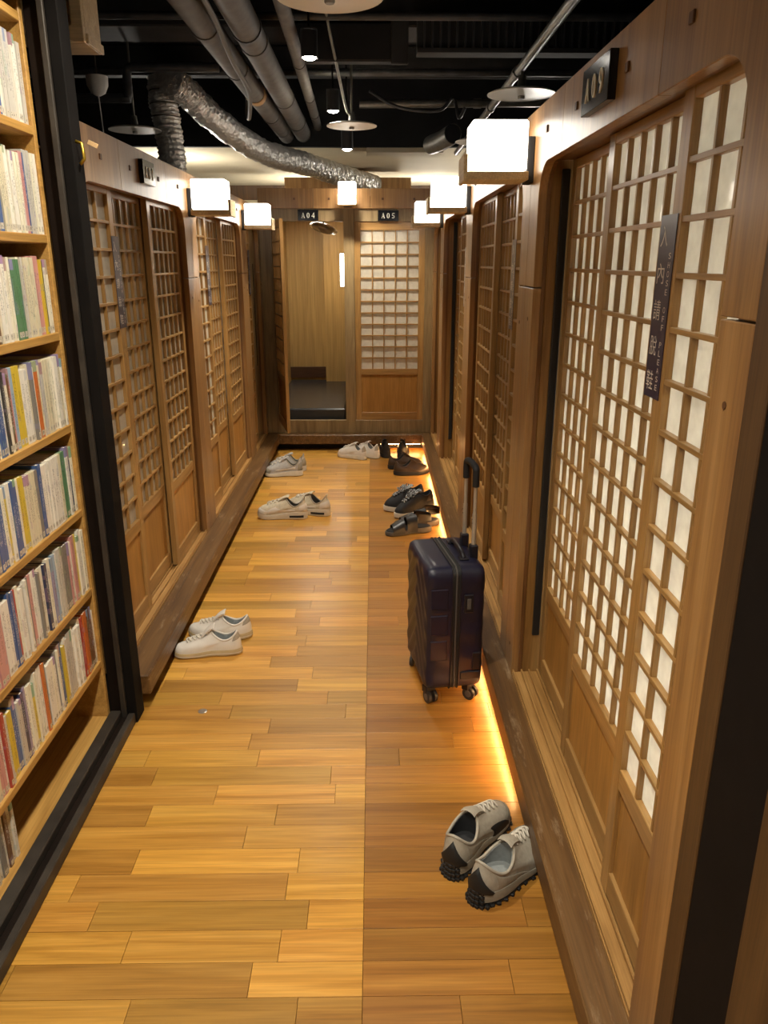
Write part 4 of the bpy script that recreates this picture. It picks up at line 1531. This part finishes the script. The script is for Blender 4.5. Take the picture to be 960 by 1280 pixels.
        for k in range(laces - 1):
            a, b_ = pr[k][0], pr[k + 1][2]
            mid = (pr[k][1] + pr[k + 1][1]) / 2 + Vector((0, 0, 0.003))
            mb.tube(catmull([a, mid, b_], 4), lace_r, 6)
            a, b_ = pr[k][2], pr[k + 1][0]
            mb.tube(catmull([a, mid + Vector((0, 0, 0.002)), b_], 4), lace_r, 6)
        # bow
        c = pr[0][1] + Vector((0, 0.004, 0.006))
        for sg in ((-1, 1) if bow else ()):
            mb.tube(catmull([c, c + Vector((sg * 0.016, 0.008, 0.010)), c + Vector((sg * 0.034, 0.014, -0.006)), c + Vector((sg * 0.022, 0.020, -0.010)), c], 6), lace_r, 6)
            mb.tube(catmull([c, c + Vector((sg * 0.014, 0.022, 0.002)), c + Vector((sg * 0.030, 0.036, -0.022))], 6), lace_r, 6)
        if lace_wild > 0:
            for k in range(14):
                c2 = pr[min(k // 4, laces - 1)][1] + Vector((rnd.uniform(-0.012, 0.012), rnd.uniform(-0.01, 0.01), 0.004))
                e = c2 + Vector((rnd.uniform(-0.025, 0.025), rnd.uniform(-0.02, 0.02), rnd.uniform(0.004, 0.016)))
                mb.tube(catmull([c2, (c2 + e) / 2 + Vector((0, 0, 0.008)), e], 4), lace_r, 5)
        mb.build('laces', lm, root, smooth=True)
    return root


def put_shoe(root, heel, deg, label, group):
    root.location = (heel[0], heel[1], 0.0)
    root.rotation_euler = (0, 0, math.radians(deg) - PI / 2)
    tag(root, label, 'shoe', group)
    return root


def fab(name, hexc, rough=0.75, sc=80, amt=0.10, bump=0.25): return plain(name, srgb(hexc), rough, 0, amt, sc, bump=bump)


M['sneaker_grey'] = fab('grey_mesh_fabric', 'a8a192')
M['sneaker_grey_dk'] = fab('dusty_grey_suede', '8f8878')
M['lining_dark'] = fab('charcoal_lining', '2b2c2e')
M['lining_grey'] = fab('grey_lining', '8d9292')
M['lining_mid'] = fab('mid_grey_lining', '55534f')
M['leather_white'] = plain('white_leather', srgb('d6d0c6'), 0.42, 0, 0.05, 25, bump=0.1)
M['sole_white'] = plain('white_rubber', srgb('cfc8b8'), 0.55, 0, 0.06, 30)
M['sole_cream'] = plain('yellowed_rubber', srgb('b9a67f'), 0.55, 0, 0.08, 30)
M['lace_white'] = fab('white_lace', 'd2cbbd', sc=200)
M['suede_tab'] = fab('grey_suede_tab', '9c9484')
M['mesh_cream'] = fab('cream_mesh', 'c8bfa8')
M['mesh_silver'] = fab('silver_mesh', 'a9a6a2')
M['black_fabric'] = fab('black_canvas', '141416')
M['black_leather'] = plain('black_leather', (0.012, 0.012, 0.013), 0.4, 0, 0.15, 40, bump=0.15)
M['brown_leather'] = plain('brown_leather', srgb('382819'), 0.45, 0, 0.15, 40, bump=0.15)
M['eva_grey'] = plain('taupe_foam', srgb('4f4840'), 0.6, 0, 0.06, 40)


def check_mat():
    m, nt, b = nmat('black_white_checked_lace')
    tc = N(nt, 'ShaderNodeTexCoord')
    ck = N(nt, 'ShaderNodeTexNoise')
    ck.inputs['Scale'].default_value = 160
    nt.links.new(tc.outputs['Object'], ck.inputs['Vector'])
    r = ramp(nt, [(0.48, (0.01, 0.01, 0.012)), (0.53, (0.45, 0.48, 0.5))])
    nt.links.new(ck.outputs['Fac'], r.inputs[0]); nt.links.new(r.outputs[0], b.inputs['Base Color'])
    b.inputs['Roughness'].default_value = 0.7
    return m


M['lace_check'] = check_mat()

# -- grey trail runners by the right sill
gA = 'pair of grey trail runners'
matA = dict(upper=M['sneaker_grey'], lining=M['lining_grey'], sole=M['sneaker_grey_dk'], outsole=M['rubber_black'], lace=M['lace_white'], dark=M['rubber_black'])
for k, (hp, dg, sd, lab) in enumerate((((0.20, 1.637), 56, -1, 'grey trail runner with black lugged heel, fully on the planks'),
                                       ((0.252, 1.548), 46, 1, 'grey trail runner with black lugged heel, toe under the right sill'))):
    mA = dict(matA)
    mA['lining'] = M['lining_dark'] if k == 0 else M['lining_grey']
    S = ShoeShape(0.292, 0.110, sd, 0.038, 0.020, 0.038, zh=0.118, zside=0.080, zf=0.118, ca=0.2, cb=0.040, spring=0.012)
    r_ = make_shoe(S, mA, 5, True, patches=(
        ('heel_counter', M['rubber_black'], -0.66, 0.66, 0.0, 0.80, dict(off=0.005, shape=lambda a: max(0.02, 1 - abs(2 * a - 1) ** 1.0))),
        ('toe_guard', M['sneaker_grey_dk'], PI - 0.8, PI + 0.8, 0.0, 0.30, dict(off=0.002)),
        ('side_overlay', M['rubber_black'], PI + 0.75 if sd > 0 else PI - 1.45, PI + 1.45 if sd > 0 else PI - 0.75, 0.0, 0.6, dict(off=0.002, shape=lambda a: max(0.05, math.sin(PI * a)))),
        ('side_overlay', M['suede_tab'], 0.75, 1.7, 0.05, 0.8, dict(off=0.0015, shape=lambda a: max(0.05, 1 - a))),
        ('side_overlay', M['suede_tab'], -1.7, -0.75, 0.05, 0.8, dict(off=0.0015, shape=lambda a: max(0.05, a))),
    ), lugs=True)
    put_shoe(r_, hp, dg, lab, gA)

# -- white leather tennis shoes by the left sill
gB = 'pair of white tennis shoes'
matB = dict(upper=M['leather_white'], lining=M['lining_grey'], sole=M['sole_cream'], lace=M['lace_white'], tongue=M['leather_white'], collar=M['leather_white'])
for (hp, dg, sd, lab) in (((-0.555, 2.885), 184, 1, 'white leather tennis shoe with grey heel tab, closer to the bookshelf'),
                          ((-0.535, 3.035), 180, -1, 'white leather tennis shoe with upright tongue, behind its pair')):
    S = ShoeShape(0.272, 0.098, sd, 0.024, 0.020, 0.036, zh=0.098, zside=0.068, zf=0.098, ca=0.20, cb=0.031, spring=0.006)
    r_ = make_shoe(S, matB, 6, True, patches=(
        ('heel_patch', M['suede_tab'], -0.75, 0.75, 0.55, 0.98, dict(off=0.0015)),
        ('toe_cap', M['leather_white'], PI - 0.75, PI + 0.75, 0.02, 0.34, dict(off=0.0012)),
    ), midline=M['sole_white'], tip=(-0.014, 0.03))
    put_shoe(r_, hp, dg, lab, gB)

# -- cream chunky sneakers
gC = 'pair of cream chunky sneakers'
matC = dict(upper=M['mesh_cream'], lining=M['lining_mid'], collar=M['suede_tab'], sole=M['sole_white'], lace=M['lace_white'], dark=M['lining_dark'])
for (hp, dg, sd, lab) in (((-0.425, 4.655), 177, 1, 'cream chunky sneaker with dark sole window, side on'),
                          ((-0.285, 4.70), 152, -1, 'cream chunky sneaker angled behind the side-on one')):
    S = ShoeShape(0.31, 0.108, sd, 0.046, 0.028, 0.052, zh=0.130, zside=0.082, zf=0.134, ca=0.19, cb=0.036, spring=0.012)
    r_ = make_shoe(S, matC, 5, True, patches=(
        ('toe_guard', M['leather_white'], PI - 0.9, PI + 0.9, 0.0, 0.25, dict(off=0.002)),
        ('heel_counter', M['leather_white'], -0.8, 0.8, 0.0, 0.6, dict(off=0.002)),
        ('side_overlay', M['leather_white'], 1.0, 2.3, 0.1, 0.6, dict(off=0.0015, shape=lambda a: 0.4 + 0.6 * a)),
        ('side_overlay', M['leather_white'], -2.3, -1.0, 0.1, 0.6, dict(off=0.0015, shape=lambda a: 1 - 0.6 * a)),
    ), heel_tab=True, air=True)
    put_shoe(r_, hp, dg, lab, gC)

# -- silver grey runners
gD = 'pair of silver grey runners'
matD = dict(upper=M['mesh_silver'], lining=M['lining_mid'], collar=M['suede_tab'], sole=M['sole_white'], lace=M['lace_white'], dark=M['lining_dark'])
for (hp, dg, sd, lab) in (((-0.545, 5.70), 184, 1, 'silver grey runner with pale side stripe, closer to the cream sneakers'),
                          ((-0.53, 5.845), 184, -1, 'silver grey runner standing behind its pair by the left sill')):
    S = ShoeShape(0.285, 0.102, sd, 0.038, 0.024, 0.046, zh=0.124, zside=0.078, zf=0.130, ca=0.19, cb=0.036, spring=0.01)
    r_ = make_shoe(S, matD, 4, True, patches=(
        ('toe_guard', M['sneaker_grey_dk'], PI - 0.8, PI + 0.8, 0.0, 0.28, dict(off=0.0018)),
        ('side_stripe', M['leather_white'], 0.9, 2.1, 0.25, 0.62, dict(off=0.002, shape=lambda a: 0.5 + 0.5 * (1 - a))),
        ('side_stripe', M['leather_white'], -2.1, -0.9, 0.25, 0.62, dict(off=0.002, shape=lambda a: 0.5 + 0.5 * a)),
        ('heel_counter', M['sneaker_grey_dk'], -0.7, 0.7, 0.05, 0.7, dict(off=0.002)),
    ), heel_tab=True)
    put_shoe(r_, hp, dg, lab, gD)

# -- white sneakers below the far booths
gE = 'pair of white sneakers below A05'
matE = dict(upper=M['leather_white'], lining=M['lining_grey'], sole=M['sole_white'], lace=M['lace_white'])
for (hp, dg, sd, lab) in (((-0.065, 6.165), 148, 1, 'white sneaker below the centre post, toe towards A04'),
                          ((0.045, 6.215), 140, -1, 'white sneaker between its pair and the black shoes')):
    S = ShoeShape(0.262, 0.096, sd, 0.032, 0.024, 0.044, zh=0.116, zside=0.074, zf=0.122, spring=0.008)
    put_shoe(make_shoe(S, matE, 4, True, patches=(('heel_patch', M['suede_tab'], -0.6, 0.6, 0.4, 0.95, dict(off=0.0015)),)), hp, dg, lab, gE)

# -- black sneakers, toes to the far sill
gF = 'pair of black sneakers below A05'
matF = dict(upper=M['black_leather'], lining=M['lining_dark'], sole=M['rubber_black'], lace=M['black_fabric'])
for (hp, dg, sd, lab) in (((0.115, 6.215), 98, -1, 'black sneaker beside the white ones, toe to the far sill'),
                          ((0.225, 6.21), 84, 1, 'black sneaker beside the glowing right sill, toe to the far sill')):
    S = ShoeShape(0.268, 0.098, sd, 0.032, 0.024, 0.044, zh=0.126, zside=0.08, zf=0.13, spring=0.008)
    put_shoe(make_shoe(S, matF, 4, True, heel_tab=True), hp, dg, lab, gF)

# -- brown slip-ons with toes under the right sill
gG = 'pair of brown slip-on shoes'
matG = dict(upper=M['brown_leather'], lining=M['lining_dark'], sole=M['rubber_black'], lace=M['black_fabric'])
for (hp, dg, sd, lab) in (((0.155, 5.70), 10, 1, 'brown leather slip-on with its toe at the glowing sill'),
                          ((0.115, 5.88), 12, -1, 'dark brown slip-on behind its pair, beside the black sneakers')):
    S = ShoeShape(0.282, 0.1, sd, 0.028, 0.020, 0.034, zh=0.104, zside=0.066, zf=0.112, ca=0.21, cy=0.27, spring=0.006)
    put_shoe(make_shoe(S, matG, 0, True, patches=(('vamp_band', M['brown_leather'], PI - 1.2, PI + 1.2, 0.35, 0.75, dict(off=0.002)),)), hp, dg, lab, gG)

# -- black skate shoes with patterned laces
gH = 'pair of black skate shoes'
matH = dict(upper=M['black_fabric'], lining=M['lining_dark'], sole=M['sole_white'], lace=M['lace_check'], tongue=M['lace_check'], tab=M['suede_tab'])
for (hp, dg, sd, lab) in (((0.335, 4.905), 205, -1, 'black skate shoe with checked laces, further from the sandals'),
                          ((0.39, 4.775), 205, 1, 'black skate shoe with checked laces, right behind the sandals')):
    S = ShoeShape(0.288, 0.1, sd, 0.032, 0.030, 0.038, zh=0.152, zside=0.125, zf=0.148, ca=0.17, cb=0.033, spring=0.006)
    put_shoe(make_shoe(S, matH, 6, True, patches=(('heel_patch', M['eva_grey'], -1.1, 1.1, 0.5, 1.0, dict(off=0.002)),), lace_r=0.0036, lace_wild=0.005, bow=True), hp, dg, lab, gH)


# -- black strap sandals
def sandal(sd):
    S = ShoeShape(0.285, 0.104, sd, 0.034, 0.026)
    root = thing('sandal')
    phs = [2 * PI * k / 40 for k in range(40)]

    def ring(off, z): return [Vector((S.outline(p, off)[0], S.outline(p, off)[1], z(S.outline(p, off)[2]))) for p in phs]
    b_ = MB().grid([ring(-0.003, lambda u: 0.0), ring(0.003, lambda u: 0.004), ring(0.003, lambda u: S.zs(u) - 0.004), ring(-0.001, lambda u: S.zs(u))], True)
    b_.f.append(tuple(range(40))[::-1]); b_.f.append(tuple(range(120, 160)))
    b_.build('sole', M['eva_grey'], root, smooth=True, angle=0.8)
    fb = MB().grid([ring(-0.004, lambda u: S.zs(u) + 0.0005), ring(-0.006, lambda u: S.zs(u) + 0.004)], True)
    fb.f.append(tuple(range(40, 80)))
    fb.build('footbed', M['black_fabric'], root, smooth=True, angle=0.8)

    def strap(nm, u0, u1, h0, h1, lean=0.0):
        ro, ri = [], []
        for j in range(5):
            u = u0 + (u1 - u0) * j / 4
            h = h0 + (h1 - h0) * j / 4
            _, _, _u = 0, 0, u
            ph = math.acos(1 - 2 * u)
            xr = S.outline(ph, 0.004)[0]; xl = S.outline(-ph, 0.004)[0]
            a_, bb = [], []
            for i in range(13):
                th = PI * i / 12
                x = (xr + xl) / 2 + (xr - xl) / 2 * math.cos(th) * (1.0)
                z = 0.012 + (h) * math.sin(th) ** 0.6
                a_.append(Vector((x, u * S.L + lean * math.sin(th), z)))
                bb.append(Vector(((xr + xl) / 2 + (x - (xr + xl) / 2) * 0.93, u * S.L + lean * math.sin(th), z - 0.004 * math.sin(th))))
            ro.append(a_); ri.append(bb)
        m_ = MB().grid(ro).grid(ri).grid([ro[0], ri[0]]).grid([ro[-1], ri[-1]])
        return m_.build(nm, M['black_leather'], root, smooth=True, angle=0.9)
    s1 = strap('toe_strap', 0.60, 0.86, 0.078, 0.046)
    s2 = strap('instep_strap', 0.32, 0.54, 0.100, 0.088, 0.004)
    # heel strap: a band round the back
    ro, ri = [], []
    for z in (0.070, 0.108):
        a_, bb = [], []
        for k in range(17):
            ph = -1.15 + 2.3 * k / 16
            x, y, u = S.outline(ph, 0.002)
            a_.append(Vector((x, y, z + 0.010 * abs(ph)))); bb.append(Vector((x * 0.93, y + 0.004 * math.cos(ph), z + 0.010 * abs(ph))))
        ro.append(a_); ri.append(bb)
    MB().grid(ro).grid(ri).grid([ro[0], ri[0]]).grid([ro[1], ri[1]]).build('heel_strap', M['black_leather'], root, smooth=True, angle=0.9)
    MB().box(-0.004, 0.004, -0.010, 0.010, -0.008, 0.008, 0.001).build('buckle', M['screw'], s2, loc=(S.outline(math.acos(1 - 2 * 0.45), 0.008)[0], 0.45 * S.L, 0.05))
    return root


for (hp, dg, sd, lab) in (((0.345, 4.40), 193, 1, 'black strap sandal with taupe sole, beside the suitcase'),
                          ((0.405, 4.535), 193, -1, 'black strap sandal between its pair and the skate shoes')):
    put_shoe(sandal(sd), hp, dg, lab, 'pair of black strap sandals')

pg = MB().lathe([(0.016, 0.0), (0.016, 0.0012), (0.013, 0.0018)], 20, (-0.625, 2.44, 0.0)).build('floor_plug', M['screw'])
tag(pg, 'small grey metal plug set in the floor planks', 'plug')

# ================================================================== OBJECTS: suitcase
M['navy_shell'] = plain('navy_polycarbonate', srgb('13132b'), 0.4, 0, 0.12, 60, coat=0.15)
M['navy_trim'] = plain('black_navy_plastic', srgb('15131c'), 0.4)
M['zip'] = plain('black_zip_tape', (0.010, 0.010, 0.010), 0.65, 0, 0.2, 120, bump=0.4)
M['tyre'] = plain('dark_wheel_rubber', (0.018, 0.017, 0.017), 0.5)
M['hub'] = plain('grey_wheel_hub', srgb('55524f'), 0.4)
M['alu'] = plain('satin_aluminium', srgb('c8c0b2'), 0.38, 0.6, 0.04)
case = thing('suitcase', (0.262, 2.64, 0), math.radians(9), 'dark navy ribbed carry-on suitcase with raised handle', 'suitcase')
HX, HY, Z0, Z1 = 0.112, 0.172, 0.062, 0.540


def shell(sx):
    """half shell on side sx: rounded box from x=0.012 to HX with diagonal ribs pressed into its big face"""
    nx, ny, nz = 7, 30, 40
    r = 0.035
    x0, x1 = 0.013, HX
    cen = ((x0 - 0.2), 0, (Z0 + Z1) / 2)
    lo = (-0.2, -HY + r, Z0 + r); hi = (x1 - r, HY - r, Z1 - r)

    def rnd_pt(p):
        q = [min(max(p[k], lo[k]), hi[k]) for k in range(3)]
        d = Vector(p) - Vector(q)
        if d.length > r: d = d.normalized() * r
        return Vector(q) + d
    def face_pt(a, b_):
        y = -HY + 2 * HY * a; z = Z0 + (Z1 - Z0) * b_
        p = rnd_pt((x1, y, z))
        w = max(0, min(1, min(a, 1 - a, b_, 1 - b_) * 9))
        u = abs((a - 0.5) * 2) * 0.9 + b_ * 2.2
        saw = (u * 2.6) % 1.0
        dd = 0.010 * (1 - abs(2 * saw - 1)) * w
        return Vector(((p.x - dd) * sx, p.y, p.z))
    mb = MB()
    mb.grid([[face_pt(i / ny, j / nz) for i in range(ny + 1)] for j in range(nz + 1)])
    # rim: around the four narrow sides
    per = [(i / ny, 0) for i in range(ny)] + [(1, j / nz) for j in range(nz)] + [(1 - i / ny, 1) for i in range(ny)] + [(0, 1 - j / nz) for j in range(nz)]
    rows = []
    for k in range(nx + 1):
        x = x0 + (x1 - x0) * k / nx
        row_ = []
        for (a, b_) in per:
            p = rnd_pt((x, -HY + 2 * HY * a, Z0 + (Z1 - Z0) * b_))
            ww = max(0.0, min(1.0, min(b_, 1 - b_) * 8)) * math.sin(PI * k / nx)
            g = 0.0025 * math.sin(b_ * 30) * ww
            row_.append(Vector((p.x * sx, p.y + (g if p.y > 0 else -g), p.z)))
        rows.append(row_)
    mb.grid(rows, True)
    o = mb.build('shell', M['navy_shell'], case, smooth=True, angle=0.7)
    return o


s_l, s_r = shell(-1), shell(1)
# zip band between the shells
def rr_path(x, g=0.0, r=0.032):
    out = []
    for (cy_, cz_, a0) in ((HY - r, Z1 - r, 0), (-HY + r, Z1 - r, PI / 2), (-HY + r, Z0 + r, PI), (HY - r, Z0 + r, 1.5 * PI)):
        for k in range(7):
            a = a0 + PI / 2 * k / 6
            out.append(Vector((x, cy_ + (r + g) * math.cos(a), cz_ + (r + g) * math.sin(a))))
    return out


zb_ = MB().grid([rr_path(-0.0125, -0.001), rr_path(-0.0125, 0.001), rr_path(0.0125, 0.001), rr_path(0.0125, -0.001)], True).build('zip_band', M['zip'], case, smooth=True, angle=0.7)
for x in (-0.0145, 0.0145):
    MB().tube(rr_path(x, 0.0025), 0.0028, 6, closed=True).build('piping', M['navy_trim'], zb_, smooth=True)
MB().tube(rr_path(0.0, 0.0015), 0.0025, 6, closed=True).build('zip_teeth', M['hub'], zb_, smooth=True)
# top carry handle and side handle
def carry(nm, pts, par=case):
    return MB().tube(catmull(pts, 8), lambda i: 0.009, 10).build(nm, M['navy_trim'], par, smooth=True)


h1 = carry('top_handle', [(0.045, -0.085, Z1 - 0.002), (0.045, -0.080, Z1 + 0.010), (0.045, -0.04, Z1 + 0.022), (0.045, 0.04, Z1 + 0.022), (0.045, 0.080, Z1 + 0.010), (0.045, 0.085, Z1 - 0.002)])
for yy in (-0.085, 0.085):
    MB().box(0.028, 0.062, yy - 0.018, yy + 0.018, Z1 - 0.002, Z1 + 0.007, 0.003).build('handle_mount', M['navy_trim'], h1)
# lock and side feet on the narrow side facing the camera
lk = MB().box(0.028, 0.062, -HY - 0.006, -HY + 0.004, 0.37, 0.44, 0.003).build('lock', M['navy_trim'], case)
MB().box(0.038, 0.052, -HY - 0.0085, -HY - 0.006, 0.385, 0.425, 0.001).build('lock_dial', M['hub'], lk)
for (xa, xb, za, zb2) in ((0.022, 0.095, 0.105, 0.135), (0.066, 0.095, 0.14, 0.21)):
    MB().box(xa, xb, -HY - 0.005, -HY + 0.003, za, zb2, 0.002).build('side_foot', M['navy_trim'], case)
for za in (0.19, 0.29, 0.39):
    MB().box(-0.092, -0.03, -HY - 0.0035, -HY + 0.003, za, za + 0.075, 0.002).build('recess_plate', M['navy_shell'], case)
# telescopic handle on the wall side
for yy in (-0.062, 0.062):
    t_ = MB().cyl((0.088, yy, Z1 - 0.03), (0.088, yy, 0.70), 0.0085, n=12).cyl((0.088, yy, 0.70), (0.088, yy, 0.845), 0.0068, n=12).build('handle_tube', M['alu'], case, smooth=True, angle=0.7)
    MB().box(0.074, 0.102, yy - 0.016, yy + 0.016, Z1 - 0.012, Z1 + 0.045, 0.004).build('sleeve', M['navy_trim'], t_)
    for q in (0.665, 0.68):
        MB().cyl((0.0795, yy, q), (0.0788, yy, q), 0.0025, n=8).build('stud', M['black'], t_)
gp = MB().tube(catmull([(0.088, -0.062, 0.80), (0.088, -0.062, 0.845), (0.088, -0.052, 0.866), (0.088, 0.0, 0.872), (0.088, 0.052, 0.866), (0.088, 0.062, 0.845), (0.088, 0.062, 0.80)], 8), 0.0125, 12).build('grip', M['black'], case, smooth=True)
# four spinner wheels
for (wx, wy, a) in ((-0.078, -0.135, 0.3), (0.075, -0.135, 0.75), (-0.078, 0.135, -0.5), (0.075, 0.135, 0.2)):
    hs_ = thing('caster', (wx, wy, 0), a)
    hs_.parent = case
    for sg in (-1, 1):
        MB().cyl((sg * 0.006, 0, 0.0245), (sg * 0.018, 0, 0.0245), 0.0243, n=20).build('wheel', M['tyre'], hs_, smooth=True, angle=0.7)
        MB().cyl((sg * 0.018, 0, 0.0245), (sg * 0.0195, 0, 0.0245), 0.013, n=14).build('hub', M['hub'], hs_, smooth=True, angle=0.7)
    MB().box(-0.021, 0.021, -0.004, 0.030, 0.034, 0.068, 0.005).build('fork', M['navy_trim'], hs_)
for a in bpy.data.objects:
    if a.name.startswith('caster'): a['label'] = 'twin spinner wheel'
